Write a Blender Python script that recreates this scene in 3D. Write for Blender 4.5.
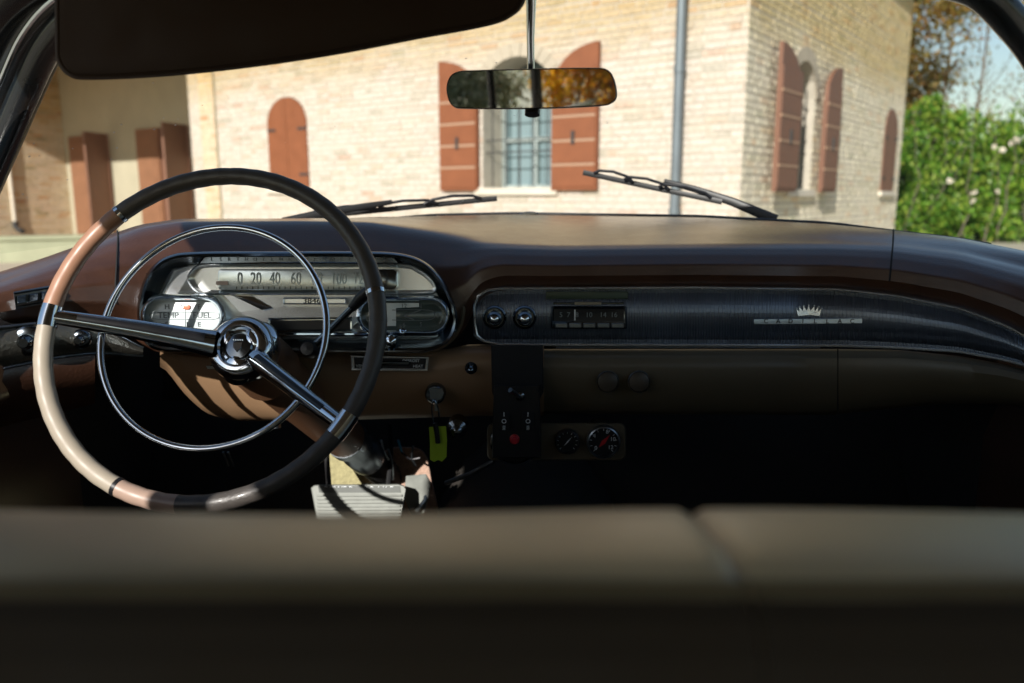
import bpy, bmesh, math, random
from math import sin, cos, pi, radians, sqrt
from mathutils import Vector as V, Matrix
random.seed(7)
scene = bpy.context.scene
C = scene.collection
for o in list(bpy.data.objects): bpy.data.objects.remove(o)

# ------------------------------------------------------------------ camera
CAMZ, PITCH, FPX = 1.2, radians(10.4), 796.0
cam_d = bpy.data.cameras.new('camera'); cam = bpy.data.objects.new('camera', cam_d); C.objects.link(cam)
cam.location = (0, 0, CAMZ); cam.rotation_euler = (pi/2 - PITCH, 0, 0)
cam_d.lens = 36*FPX/1024; cam_d.sensor_width = 36; cam_d.clip_start = 0.02; cam_d.clip_end = 2000
cam_d.dof.use_dof = True; cam_d.dof.focus_distance = 1.08; cam_d.dof.aperture_fstop = 3.9
scene.camera = cam
# ------------------------------------------------------------------ light
S = V((-.35, -.81, .45)).normalized()
sun_d = bpy.data.lights.new('sun', 'SUN'); sun_d.energy = 4.9; sun_d.angle = radians(.5); sun_d.color = (1, .95, .885)
sun = bpy.data.objects.new('sun', sun_d); C.objects.link(sun)
sun.rotation_euler = (-S).to_track_quat('-Z', 'Y').to_euler()
world = bpy.data.worlds.new('World'); scene.world = world; world.use_nodes = True
wn = world.node_tree; sky = wn.nodes.new('ShaderNodeTexSky'); sky.sky_type = 'NISHITA'; sky.sun_disc = False
sky.sun_elevation = math.asin(S.z); sky.sun_rotation = math.atan2(S.x, S.y) % (2*pi)
sky.air_density = 1.2; sky.dust_density = .6
wn.links.new(sky.outputs[0], wn.nodes['Background'].inputs[0]); wn.nodes['Background'].inputs[1].default_value = .09
scene.view_settings.view_transform = 'Standard'; scene.view_settings.look = 'None'
scene.view_settings.exposure = 0.35; scene.view_settings.gamma = 1
scene.render.engine = 'CYCLES'
cy = scene.cycles; cy.max_bounces = 10; cy.diffuse_bounces = 5; cy.glossy_bounces = 5; cy.transparent_max_bounces = 12
cy.sample_clamp_indirect = 4; cy.caustics_reflective = False; cy.caustics_refractive = False; cy.use_denoising = True

# ------------------------------------------------------------------ measuring helpers (real depths in metres)
def ray(u, v):
    a = (u-512)/FPX; b = (341.5-v)/FPX
    return V((a, cos(PITCH)+b*sin(PITCH), -sin(PITCH)+b*cos(PITCH)))
def P(u, v, Y):
    if callable(Y): Y = Y(u, v)
    d = ray(u, v); return V((0, 0, CAMZ)) + d*(Y/d.y)
def hit(u, v, o, n):
    d = ray(u, v); c = V((0, 0, CAMZ)); return c + d*((o-c).dot(n)/d.dot(n))
def lerp(a, b, t): return a+(b-a)*t
def table(tab):
    def f(x):
        if x <= tab[0][0]: return tab[0][1]
        for (x0, y0), (x1, y1) in zip(tab, tab[1:]):
            if x <= x1:
                t = (x-x0)/(x1-x0); return y0+(y1-y0)*t
        return tab[-1][1]
    def g(x, w=9):   # softened corners
        return (f(x-w)+2*f(x-w/2)+3*f(x)+2*f(x+w/2)+f(x+w))/9
    return g

# ------------------------------------------------------------------ materials
MATS = {}
def mat(name, col, rough=.5, metal=0, spec=.5, coat=0, noise=0, nscale=8, bump=0, bscale=60, sheen=0):
    m = bpy.data.materials.new(name); m.use_nodes = True; nt = m.node_tree; b = nt.nodes['Principled BSDF']
    b.inputs['Base Color'].default_value = (*col, 1); b.inputs['Roughness'].default_value = rough
    b.inputs['Metallic'].default_value = metal; b.inputs['Specular IOR Level'].default_value = spec
    b.inputs['Coat Weight'].default_value = min(1, coat)
    if coat: b.inputs['Coat Roughness'].default_value = (.38) if coat == .66 else (.24) if coat == 1.01 else .12
    tc = nt.nodes.new('ShaderNodeTexCoord')
    if noise:
        n = nt.nodes.new('ShaderNodeTexNoise'); n.inputs['Scale'].default_value = nscale; n.inputs['Detail'].default_value = 6
        nt.links.new(tc.outputs['Object'], n.inputs['Vector'])
        mx = nt.nodes.new('ShaderNodeMix'); mx.data_type = 'RGBA'
        mx.inputs[6].default_value = (*[c*(1-noise) for c in col], 1); mx.inputs[7].default_value = (*[min(1, c*(1+noise)) for c in col], 1)
        nt.links.new(n.outputs[0], mx.inputs[0]); nt.links.new(mx.outputs[2], b.inputs['Base Color'])
        mr = nt.nodes.new('ShaderNodeMapRange'); mr.inputs['To Min'].default_value = max(.02, rough*.75); mr.inputs['To Max'].default_value = min(1, rough*1.3)
        nt.links.new(n.outputs[0], mr.inputs['Value']); nt.links.new(mr.outputs[0], b.inputs['Roughness'])
    if bump:
        n2 = nt.nodes.new('ShaderNodeTexNoise'); n2.inputs['Scale'].default_value = bscale; n2.inputs['Detail'].default_value = 4
        nt.links.new(tc.outputs['Object'], n2.inputs['Vector'])
        bp = nt.nodes.new('ShaderNodeBump'); bp.inputs['Strength'].default_value = bump; bp.inputs['Distance'].default_value = .002
        nt.links.new(n2.outputs[0], bp.inputs['Height']); nt.links.new(bp.outputs[0], b.inputs['Normal'])
    MATS[name] = m; return m
M_lea = mat('brown_vinyl', (.066, .027, .014), .38, spec=.7, coat=1.01, noise=.4, nscale=26, bump=.22, bscale=230)
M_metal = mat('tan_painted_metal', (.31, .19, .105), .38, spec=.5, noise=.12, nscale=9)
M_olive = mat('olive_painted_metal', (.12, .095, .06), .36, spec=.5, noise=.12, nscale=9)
M_chr = mat('chrome', (.72, .78, .84), .09, 1, noise=.06, nscale=30)
M_chrd = mat('dark_chrome', (.20, .23, .26), .16, 1, noise=.25, nscale=25)
M_alu = mat('brushed_silver', (.86, .91, .93), .24, .8, noise=.15, nscale=16)
M_face = mat('pale_dial', (.74, .82, .84), .28, 0, coat=.6, noise=.12, nscale=25)
M_black = mat('black_plastic', (.012, .012, .014), .35, noise=.3, nscale=30)
M_blk2 = mat('matte_black', (.01, .01, .011), .8)
M_dark = mat('dark_carpet', (.03, .025, .02), .95, bump=.8, bscale=300, noise=.4, nscale=40)
M_carp = mat('olive_carpet', (.42, .38, .20), .95, bump=1, bscale=260, noise=.45, nscale=120)
M_pinkc = mat('faded_pink_carpet', (.50, .33, .25), .95, bump=1, bscale=260, noise=.4, nscale=120)
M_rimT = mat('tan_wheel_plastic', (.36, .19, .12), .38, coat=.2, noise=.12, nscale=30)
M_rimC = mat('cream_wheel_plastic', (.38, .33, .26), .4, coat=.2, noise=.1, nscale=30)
M_rimB = mat('black_and_shaded_wheel_plastic', (.07, .062, .056), .42, coat=.12, noise=.3, nscale=30, bump=.3, bscale=300)
M_seat = mat('olive_seat_leather', (.70, .61, .41), .45, spec=.7, noise=.2, nscale=16, coat=.66, bump=.3, bscale=160)
M_seatb = mat('shaded_seat_brown', (.045, .033, .021), .85, noise=.2, nscale=30)
M_head = mat('brown_headliner', (.17, .13, .095), .9, noise=.2, nscale=20)
M_visor = mat('visor_vinyl', (.034, .019, .012), .75, spec=.3, noise=.15, nscale=20)
M_pill = mat('black_pillar_trim', (.006, .010, .014), .25, coat=.3, noise=.2, nscale=12)
M_paint = mat('car_paint', (.16, .11, .07), .25, coat=1, noise=.05)
M_rub = mat('wiper_rubber', (.012, .012, .013), .45)
M_steel = mat('satin_steel', (.33, .37, .40), .3, 1, noise=.15, nscale=60)
M_white = mat('white_marking', (.85, .9, .92), .5)
M_grey = mat('grey_marking', (.22, .25, .26), .5)
M_red = mat('red_plastic', (.55, .02, .03), .35)
M_lime = mat('lime_key_tag', (.42, .60, .03), .6, noise=.15, nscale=40)
M_grnm = mat('dull_green_band', (.05, .075, .05), .45)
M_ped = mat('pedal_rubber', (.27, .285, .26), .6, noise=.45, nscale=40)
M_blue = mat('blue_plastic', (.05, .3, .5), .4)
M_tanp = mat('knob_brown', (.06, .045, .03), .35, noise=.2, nscale=40)
# mirror, glass
M_mir = mat('mirror_silver', (.86, .86, .84), .015, 1)
def glassmat(name, dirt=True, tint=(.97, .985, .97), gl=1.0):
    m = bpy.data.materials.new(name); m.use_nodes = True; nt = m.node_tree; nt.nodes.remove(nt.nodes['Principled BSDF'])
    out = nt.nodes['Material Output']; tr = nt.nodes.new('ShaderNodeBsdfTransparent'); tr.inputs[0].default_value = (*tint, 1)
    g = nt.nodes.new('ShaderNodeBsdfGlossy'); g.inputs['Roughness'].default_value = .02
    lw = nt.nodes.new('ShaderNodeLayerWeight'); lw.inputs[0].default_value = .5
    pw_ = nt.nodes.new('ShaderNodeMath'); pw_.operation = 'POWER'; pw_.inputs[1].default_value = 5; nt.links.new(lw.outputs['Facing'], pw_.inputs[0])
    fr = nt.nodes.new('ShaderNodeMath'); fr.operation = 'MULTIPLY_ADD'; fr.inputs[1].default_value = .9; fr.inputs[2].default_value = .045; nt.links.new(pw_.outputs[0], fr.inputs[0])
    mx = nt.nodes.new('ShaderNodeMixShader'); nt.links.new(fr.outputs[0], mx.inputs[0]); nt.links.new(tr.outputs[0], mx.inputs[1]); nt.links.new(g.outputs[0], mx.inputs[2])
    last = mx
    if dirt:
        tc = nt.nodes.new('ShaderNodeTexCoord')
        vo = nt.nodes.new('ShaderNodeTexVoronoi'); vo.inputs['Scale'].default_value = 45
        nt.links.new(tc.outputs['Object'], vo.inputs['Vector'])
        ns = nt.nodes.new('ShaderNodeTexNoise'); ns.inputs['Scale'].default_value = 3.5; nt.links.new(tc.outputs['Object'], ns.inputs['Vector'])
        mr = nt.nodes.new('ShaderNodeMapRange'); mr.inputs['From Min'].default_value = .44; mr.inputs['From Max'].default_value = .72; mr.inputs['To Max'].default_value = .11
        nt.links.new(ns.outputs[0], mr.inputs['Value'])
        lt = nt.nodes.new('ShaderNodeMath'); lt.operation = 'LESS_THAN'; nt.links.new(vo.outputs['Distance'], lt.inputs[0]); nt.links.new(mr.outputs[0], lt.inputs[1])
        n3 = nt.nodes.new('ShaderNodeTexNoise'); n3.inputs['Scale'].default_value = 5; n3.inputs['Detail'].default_value = 5
        nt.links.new(tc.outputs['Object'], n3.inputs['Vector'])
        mf = nt.nodes.new('ShaderNodeMath'); mf.operation = 'MULTIPLY'; mf.inputs[1].default_value = .04; nt.links.new(n3.outputs[0], mf.inputs[0])
        ml = nt.nodes.new('ShaderNodeMath'); ml.operation = 'MULTIPLY_ADD'; ml.inputs[1].default_value = .55
        nt.links.new(lt.outputs[0], ml.inputs[0]); nt.links.new(mf.outputs[0], ml.inputs[2])
        df = nt.nodes.new('ShaderNodeBsdfTranslucent'); df.inputs[0].default_value = (.85, .83, .75, 1)
        dd = nt.nodes.new('ShaderNodeBsdfDiffuse'); dd.inputs[0].default_value = (.85, .83, .75, 1)
        ad = nt.nodes.new('ShaderNodeMixShader'); nt.links.new(df.outputs[0], ad.inputs[1]); nt.links.new(dd.outputs[0], ad.inputs[2])
        m2 = nt.nodes.new('ShaderNodeMixShader'); nt.links.new(ml.outputs[0], m2.inputs[0]); nt.links.new(mx.outputs[0], m2.inputs[1]); nt.links.new(ad.outputs[0], m2.inputs[2])
        last = m2
    nt.links.new(last.outputs[0], out.inputs[0]); return m
M_glass = glassmat('windscreen_glass'); M_glass2 = glassmat('clear_glass', False, (.93, .95, .94))
# brick
def brickmat(name, shift=0.0, tint=(1, 1, 1), zband=True):
    m = bpy.data.materials.new(name); m.use_nodes = True; nt = m.node_tree; b = nt.nodes['Principled BSDF']; N = nt.nodes.new; L = nt.links.new
    uv = N('ShaderNodeUVMap'); uv.uv_map = 'UVMap'
    # courses wander a little
    nz = N('ShaderNodeTexNoise'); nz.inputs['Scale'].default_value = 2.2; nz.inputs['Detail'].default_value = 3; L(uv.outputs[0], nz.inputs['Vector'])
    vs = N('ShaderNodeVectorMath'); vs.operation = 'SCALE'; vs.inputs[3].default_value = .022; L(nz.outputs[1], vs.inputs[0])
    va = N('ShaderNodeVectorMath'); va.operation = 'ADD'; L(uv.outputs[0], va.inputs[0]); L(vs.outputs[0], va.inputs[1])
    br = N('ShaderNodeTexBrick'); br.inputs['Scale'].default_value = 1; br.inputs['Brick Width'].default_value = .27; br.inputs['Row Height'].default_value = .074
    br.inputs['Mortar Size'].default_value = .010; br.inputs['Mortar Smooth'].default_value = .35; br.inputs['Bias'].default_value = 0
    br.inputs['Color1'].default_value = (0, 0, 0, 1); br.inputs['Color2'].default_value = (1, 1, 1, 1); br.inputs['Mortar'].default_value = (.5, .5, .5, 1)
    L(va.outputs[0], br.inputs['Vector'])
    cr = N('ShaderNodeValToRGB'); e = cr.color_ramp.elements; e[0].position = 0; e[0].color = (.40, .34, .22, 1); e[1].position = 1; e[1].color = (.50, .27, .13, 1)
    for p, c in ((.07, (.42, .31, .16, 1)), (.16, (.57, .47, .37, 1)), (.40, (.62, .53, .44, 1)), (.62, (.62, .50, .42, 1)), (.84, (.59, .48, .36, 1)), (.93, (.56, .41, .28, 1))):
        q = e.new(p); q.color = c
    L(br.outputs['Color'], cr.inputs[0])
    mm = N('ShaderNodeMix'); mm.data_type = 'RGBA'; mm.inputs[7].default_value = (.56, .50, .43, 1); L(br.outputs['Fac'], mm.inputs[0]); L(cr.outputs[0], mm.inputs[6])
    # large pale wash / limewash patches
    n2 = N('ShaderNodeTexNoise'); n2.inputs['Scale'].default_value = .9; n2.inputs['Detail'].default_value = 7; n2.inputs['Roughness'].default_value = .65; L(uv.outputs[0], n2.inputs['Vector'])
    m2r = N('ShaderNodeMapRange'); m2r.inputs['From Min'].default_value = .38; m2r.inputs['From Max'].default_value = .7; m2r.inputs['To Max'].default_value = .45; L(n2.outputs[0], m2r.inputs['Value'])
    m2 = N('ShaderNodeMix'); m2.data_type = 'RGBA'; m2.inputs[7].default_value = (.66, .58, .51, 1); L(m2r.outputs[0], m2.inputs[0]); L(mm.outputs[2], m2.inputs[6])
    last = m2
    if zband:   # upper courses of ochre, weathered brick
        sx = N('ShaderNodeSeparateXYZ'); L(uv.outputs[0], sx.inputs[0])
        ad = N('ShaderNodeMath'); ad.operation = 'MULTIPLY_ADD'; ad.inputs[1].default_value = .35; L(n2.outputs[0], ad.inputs[0]); L(sx.outputs[1], ad.inputs[2])
        zr = N('ShaderNodeMapRange'); zr.inputs['From Min'].default_value = 2.85; zr.inputs['From Max'].default_value = 3.35; zr.inputs['To Max'].default_value = .9; L(ad.outputs[0], zr.inputs['Value'])
        m3 = N('ShaderNodeMix'); m3.data_type = 'RGBA'; m3.blend_type = 'MULTIPLY'; m3.inputs[7].default_value = (.80, .66, .38, 1)
        L(zr.outputs[0], m3.inputs[0]); L(last.outputs[2], m3.inputs[6]); last = m3
    mt = N('ShaderNodeMix'); mt.data_type = 'RGBA'; mt.blend_type = 'MULTIPLY'; mt.inputs[0].default_value = 1; mt.inputs[7].default_value = (*tint, 1); L(last.outputs[2], mt.inputs[6])
    L(mt.outputs[2], b.inputs['Base Color']); b.inputs['Roughness'].default_value = .9; b.inputs['Specular IOR Level'].default_value = .2
    inv = N('ShaderNodeMath'); inv.operation = 'MULTIPLY_ADD'; inv.inputs[1].default_value = -1; L(br.outputs['Fac'], inv.inputs[0])
    nb = N('ShaderNodeTexNoise'); nb.inputs['Scale'].default_value = 18; nb.inputs['Detail'].default_value = 6; L(uv.outputs[0], nb.inputs['Vector']); L(nb.outputs[0], inv.inputs[2])
    bp = N('ShaderNodeBump'); bp.inputs['Strength'].default_value = .9; bp.inputs['Distance'].default_value = .03; L(inv.outputs[0], bp.inputs['Height']); L(bp.outputs[0], b.inputs['Normal'])
    return m
M_brick = brickmat('old_pale_brick', tint=(.93, .89, .80)); M_brickS = brickmat('limewashed_brick', tint=(1.22, 1.22, 1.10)); M_brick2 = brickmat('buff_brick', tint=(.95, .86, .70), zband=False)
M_plas = mat('pale_plaster', (.44, .40, .29), .9, noise=.15, nscale=2.5, bump=.5, bscale=30)
M_shut = mat('rust_shutter_wood', (.23, .075, .028), .6, noise=.22, nscale=7, bump=.3, bscale=40)
M_shutL = mat('dull_door_wood', (.24, .11, .055), .7, noise=.25, nscale=6)
M_shutd = mat('brown_shutter_wood', (.20, .095, .058), .6, noise=.22, nscale=7, bump=.3, bscale=40)
M_arch = mat('arch_brick', (.46, .40, .31), .9, noise=.2, nscale=5)
M_litedge = mat('sunlit_edge_wood', (.42, .26, .17), .7)  # pale colour stands in for sun on the boards' top edges
M_sill = mat('pale_stone', (.66, .60, .50), .8, noise=.15, nscale=6)
M_pipe = mat('grey_zinc_pipe', (.16, .19, .21), .45, .3, noise=.2, nscale=4)
M_iron = mat('iron_bars', (.04, .04, .04), .6)
M_pane = mat('window_pane', (.10, .15, .16), .08, 0, spec=.8)
M_curt = mat('pale_curtain', (.20, .28, .30), .9)
M_frame = mat('weathered_white_frame', (.36, .42, .41), .6)
M_wood = mat('brown_frame', (.35, .2, .15), .6)
M_roof = mat('clay_roof_tiles', (.35, .16, .09), .85, noise=.3, nscale=6)
M_grass = mat('grass_ground', (.12, .14, .04), .95, noise=.5, nscale=3, bump=1, bscale=20)
M_grav = mat('pale_gravel', (.45, .40, .31), .95, noise=.25, nscale=12, bump=1, bscale=50)
def leafmat(name, cols, rough=.55):
    m = bpy.data.materials.new(name); m.use_nodes = True; nt = m.node_tree; b = nt.nodes['Principled BSDF']
    g = nt.nodes.new('ShaderNodeNewGeometry'); cr = nt.nodes.new('ShaderNodeValToRGB'); e = cr.color_ramp.elements
    e[0].color = (*cols[0], 1); e[1].color = (*cols[-1], 1)
    for i, c in enumerate(cols[1:-1]): q = e.new((i+1)/(len(cols)-1)); q.color = (*c, 1)
    nt.links.new(g.outputs['Random Per Island'], cr.inputs[0]); nt.links.new(cr.outputs[0], b.inputs['Base Color'])
    b.inputs['Roughness'].default_value = rough; out = nt.nodes['Material Output']
    t = nt.nodes.new('ShaderNodeBsdfTranslucent'); nt.links.new(cr.outputs[0], t.inputs[0])
    mx = nt.nodes.new('ShaderNodeMixShader'); mx.inputs[0].default_value = .6 if 'orange' in name or 'dusky' in name else .5
    nt.links.new(b.outputs[0], mx.inputs[1]); nt.links.new(t.outputs[0], mx.inputs[2]); nt.links.new(mx.outputs[0], out.inputs[0]); return m
M_leafg = leafmat('green_hedge_leaves', [(.03, .09, .012), (.09, .25, .02), (.22, .44, .04), (.48, .58, .09), (.10, .27, .025)], .4)
M_leafo = leafmat('orange_autumn_leaves', [(.6, .2, .01), (.75, .38, .02), (.8, .5, .04), (.45, .30, .03)])
M_leafy = leafmat('ochre_autumn_leaves', [(.28, .11, .03), (.36, .23, .05), (.16, .17, .04), (.42, .27, .06)])
M_leafd = leafmat('dusky_green_leaves', [(.2, .24, .14), (.36, .38, .26), (.5, .5, .38)])
M_bark = mat('grey_bark', (.16, .13, .10), .9, noise=.3, nscale=5, bump=.6, bscale=20)
M_rose = mat('white_rose', (.75, .70, .60), .6)

# ------------------------------------------------------------------ object helpers
def link(name, me, m, parent=None, smooth=True):
    o = bpy.data.objects.new(name, me); C.objects.link(o)
    if m is not None: me.materials.append(m)
    if parent is not None: o.parent = parent
    if smooth:
        for p in me.polygons: p.use_smooth = True
        try: me.set_sharp_from_angle(angle=radians(40))
        except Exception: pass
    return o
def thing(name, label, cat, loc=(0, 0, 0), group=None):
    o = bpy.data.objects.new(name, None); C.objects.link(o); o.empty_display_size = .2
    o['label'] = label; o['category'] = cat
    if group: o['group'] = group
    return o
def part(name, parent): # an empty that only holds sub-parts is avoided: this returns nothing drawn
    o = bpy.data.objects.new(name, None); C.objects.link(o); o.parent = parent; return o
class MB:
    def __init__(s): s.v = []; s.f = []; s.uv = []
    def add(s, vs, fs):
        n = len(s.v); s.v += [tuple(p) for p in vs]; s.f += [tuple(i+n for i in f) for f in fs]; return s
    def box(s, c, d, rot=None):
        c = V(c); vs = []
        for sx in (-1, 1):
            for sy in (-1, 1):
                for sz in (-1, 1):
                    p = V((sx*d[0]/2, sy*d[1]/2, sz*d[2]/2)); vs.append(c+(rot @ p if rot else p))
        return s.add(vs, [(0, 1, 3, 2), (4, 6, 7, 5), (0, 4, 5, 1), (2, 3, 7, 6), (0, 2, 6, 4), (1, 5, 7, 3)])
    def tube(s, pts, r, n=12, closed=False, cap=True, flat=None):
        """sweep; r scalar, list or function(i)->radius or (rx, ry)"""
        pts = [V(p) for p in pts]; m = len(pts); vs = []; fs = []
        up = V((0, 0, 1)); prev = None
        for i, p in enumerate(pts):
            a = pts[(i-1) % m] if (closed or i > 0) else p; b = pts[(i+1) % m] if (closed or i < m-1) else p
            t = (b-a).normalized()
            if prev is None:
                x = t.cross(up); x = x.normalized() if x.length > 1e-4 else V((1, 0, 0))
            else:
                x = (prev - t*prev.dot(t)).normalized()
            prev = x; y = t.cross(x)
            rr = r(i) if callable(r) else (r[i] if isinstance(r, (list,)) else r)
            rx, ry = rr if isinstance(rr, tuple) else (rr, rr)
            for k in range(n):
                q = 2*pi*k/n; vs.append(p+x*rx*cos(q)+y*ry*sin(q))
        for i in range(m if closed else m-1):
            j = (i+1) % m
            for k in range(n): fs.append((i*n+k, i*n+(k+1) % n, j*n+(k+1) % n, j*n+k))
        if cap and not closed:
            fs.append(tuple(range(n-1, -1, -1))); fs.append(tuple((m-1)*n+k for k in range(n)))
        return s.add(vs, fs)
    def grid(s, rows, closed=False):
        nr = len(rows); nc = len(rows[0]); vs = [p for r in rows for p in r]; fs = []
        for i in range(nr-1):
            for j in range(nc if closed else nc-1):
                k = (j+1) % nc; fs.append((i*nc+j, i*nc+k, (i+1)*nc+k, (i+1)*nc+j))
        return s.add(vs, fs)
    def lathe(s, c, axis, prof, n=28):
        """prof: list of (radius, height along axis)"""
        c = V(c); ax = V(axis).normalized(); x = ax.cross(V((0, 0, 1))); x = x.normalized() if x.length > 1e-4 else V((1, 0, 0)); y = ax.cross(x)
        rows = [[c+ax*h+(x*cos(2*pi*k/n)+y*sin(2*pi*k/n))*max(r, 1e-5) for k in range(n)] for r, h in prof]
        return s.grid(rows, True)
    def obj(s, name, m, parent=None, smooth=True, bevel=0, fix=True):
        me = bpy.data.meshes.new(name); me.from_pydata(s.v, [], s.f); me.update()
        if fix:
            bm = bmesh.new(); bm.from_mesh(me); bmesh.ops.remove_doubles(bm, verts=bm.verts, dist=1e-6)
            if bevel:
                bmesh.ops.recalc_face_normals(bm, faces=bm.faces)
                es = [e for e in bm.edges if len(e.link_faces) == 2 and e.calc_face_angle(0) > .6]
                bmesh.ops.bevel(bm, geom=es, offset=bevel, segments=3, affect='EDGES', profile=.6)
            bmesh.ops.recalc_face_normals(bm, faces=bm.faces); bm.to_mesh(me); bm.free()
        return link(name, me, m, parent, smooth)
def rrect(x0, y0, x1, y1, r, n=7):
    pts = []
    for cx, cy, a0 in ((x1-r, y0+r, -90), (x1-r, y1-r, 0), (x0+r, y1-r, 90), (x0+r, y0+r, 180)):
        for k in range(n+1):
            a = radians(a0+90*k/n); pts.append((cx+r*cos(a), cy+r*sin(a)))
    return pts
def spline(ctrl, per=6, closed=True):
    n = len(ctrl); out = []
    rng = range(n if closed else n-1)
    for i in rng:
        g = lambda k: V(ctrl[k % n]) if closed else V(ctrl[min(max(k, 0), n-1)])
        p0, p1, p2, p3 = g(i-1), g(i), g(i+1), g(i+2)
        for k in range(per):
            t = k/per; out.append(.5*((2*p1)+(p2-p0)*t+(2*p0-5*p1+4*p2-p3)*t*t+(3*p1-p0-3*p2+p3)*t**3))
    if not closed: out.append(V(ctrl[-1]))
    return out
def inset(pts, d):
    n = len(pts); area = sum(pts[i][0]*pts[(i+1) % n][1]-pts[(i+1) % n][0]*pts[i][1] for i in range(n)); s = 1 if area > 0 else -1
    out = []
    for i in range(n):
        a = V(pts[i-1][:2]); b = V(pts[(i+1) % n][:2]); t = (b-a); t = t.normalized() if t.length > 1e-6 else V((1, 0))
        nrm = V((-t.y, t.x))*s; out.append((pts[i][0]+nrm.x*d, pts[i][1]+nrm.y*d))
    return out
def plate(mb, outl, Yf, prof, cap=True, back=True):
    """outline given as it shows; prof = [(inset, forward offset towards the seats in m)]; Yf number or function(u,v)->depth"""
    rows = []
    for ins, dy in prof:
        q = inset(outl, ins); rows.append([P(u, v, (Yf(u, v) if callable(Yf) else Yf)-dy) for u, v in q])
    mb.grid(rows, True); n = len(mb.v)
    if cap: mb.f.append(tuple(range(n-len(outl), n)))
    if back: k = n-len(outl)*len(rows); mb.f.append(tuple(range(k, k+len(outl))))
    return mb
def plobj(name, outl, Y, prof, m, parent, **k): return plate(MB(), outl, Y, prof).obj(name, m, parent, **k)
def textobj(s, u, v, Y, hpx, m, parent, name='lettering', wide=1.0, rot=0, ext=.0004, tilt=0):
    cu = bpy.data.curves.new('t', 'FONT'); cu.body = s; cu.align_x = 'CENTER'; cu.align_y = 'CENTER'; cu.extrude = ext; cu.resolution_u = 3
    t = bpy.data.objects.new('t', cu); C.objects.link(t); bpy.context.view_layer.update()
    me = bpy.data.meshes.new_from_object(t.evaluated_get(bpy.context.evaluated_depsgraph_get())); bpy.data.objects.remove(t)
    yaw = 0
    if callable(Y): dq = P(u+1, v, Y)-P(u-1, v, Y); yaw = math.atan2(dq.y, dq.x)
    p = P(u, v, Y); sc = hpx/FPX*(p-V((0, 0, CAMZ))).length/.72
    me.transform(Matrix.Translation(p) @ Matrix.Rotation(yaw, 4, 'Z') @ Matrix.Rotation(pi/2-tilt, 4, 'X') @ Matrix.Rotation(rot, 4, 'Z') @ Matrix.Diagonal((sc*wide, sc, 1, 1)))
    return link(name, me, m, parent, False)

# ================================================================== GROUND
def sheet(name, x0, y0, x1, y1, z, m):
    mb = MB(); mb.add([(x0, y0, z), (x1, y0, z), (x1, y1, z), (x0, y1, z)], [(0, 1, 2, 3)]); o = mb.obj(name, m); o['kind'] = 'structure'; return o
sheet('ground', -400, -400, 400, 400, 0, M_grass); sheet('gravel_yard', -22, -7, 15, 20.5, .006, M_grav)

# ================================================================== HOUSE
C0 = P(740, 195, 8.3); C0.z = 0
fd = V((-.8, .6, 0)); rd = V((.6, .8, 0))
def uvz(u, v, o, d):
    p = hit(u, v, o, V((d.y, -d.x, 0))); return (p-o).dot(d), p.z
house = thing('brick_house', 'two storey old pale brick farmhouse with rust brown shutters beyond the windscreen', 'house')
def wall(name, o, d, length, H, openings, m, inward, parent, depth=.5, z0=0, ustart=0, bricks=None):
    """openings: (u0,u1,zb,zspring,rise)"""
    me_v = []; me_f = []; uvs = []
    def quad(ps, uv):
        n = len(me_v); me_v.extend([tuple(p) for p in ps]); me_f.append((n, n+1, n+2, n+3)); uvs.append(uv)
    def W(u, z): return o+d*u+V((0, 0, z))
    def face(u0, u1, za0, za1, zb0, zb1): quad([W(u0, za0), W(u1, za1), W(u1, zb1), W(u0, zb0)], [(u0, za0), (u1, za1), (u1, zb1), (u0, zb0)])
    cur = ustart
    for (u0, u1, zb, zs, rise) in sorted(openings):
        face(cur, u0, z0, z0, H, H); face(u0, u1, z0, z0, zb, zb)
        n = 14; top = []
        for k in range(n+1):
            t = k/n; top.append((u0+(u1-u0)*t, zs+rise*sqrt(max(0, 1-(2*t-1)**2))))
        for a, b in zip(top, top[1:]):
            face(a[0], b[0], a[1], b[1], H, H)
            quad([W(*a), W(*b), W(*b)+inward*depth, W(*a)+inward*depth], [(a[0], a[1]), (b[0], b[1]), (b[0], b[1]+depth), (a[0], a[1]+depth)])
        for uu in (u0, u1): quad([W(uu, zb), W(uu, zs), W(uu, zs)+inward*depth, W(uu, zb)+inward*depth], [(uu, zb), (uu, zs), (uu+depth, zs), (uu+depth, zb)])
        quad([W(u0, zb), W(u1, zb), W(u1, zb)+inward*depth, W(u0, zb)+inward*depth], [(u0, zb), (u1, zb), (u1, zb+depth), (u0, zb+depth)])
        cur = u1
    face(cur, length, z0, z0, H, H)
    if bricks:
        bv, bf = lay_bricks(o, d, -inward, ustart, length, H, openings, seed=len(name)+int(length*10), k=.55 if name == 'side_wall' else 1); nb0 = len(me_v); nf0 = len(me_f)
        me_v.extend(bv); me_f.extend(tuple(i+nb0 for i in f) for f in bf); uvs.extend([[(0, 0)]*4]*len(bf))
    me = bpy.data.meshes.new(name); me.from_pydata(me_v, [], me_f); me.update(); ul = me.uv_layers.new(name='UVMap')
    i = 0
    for q in uvs:
        for c in q: ul.data[i].uv = c; i += 1
    if bricks:
        me.materials.append(M_mort); me.materials.append(bricks)
        for i in range(nf0, len(me.polygons)): me.polygons[i].material_index = 1
        return link(name, me, None, parent, False)
    bm = bmesh.new(); bm.from_mesh(me); bmesh.ops.remove_doubles(bm, verts=bm.verts, dist=1e-5); bm.to_mesh(me); bm.free()
    return link(name, me, m, parent, False)
WH = 5.4
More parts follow.
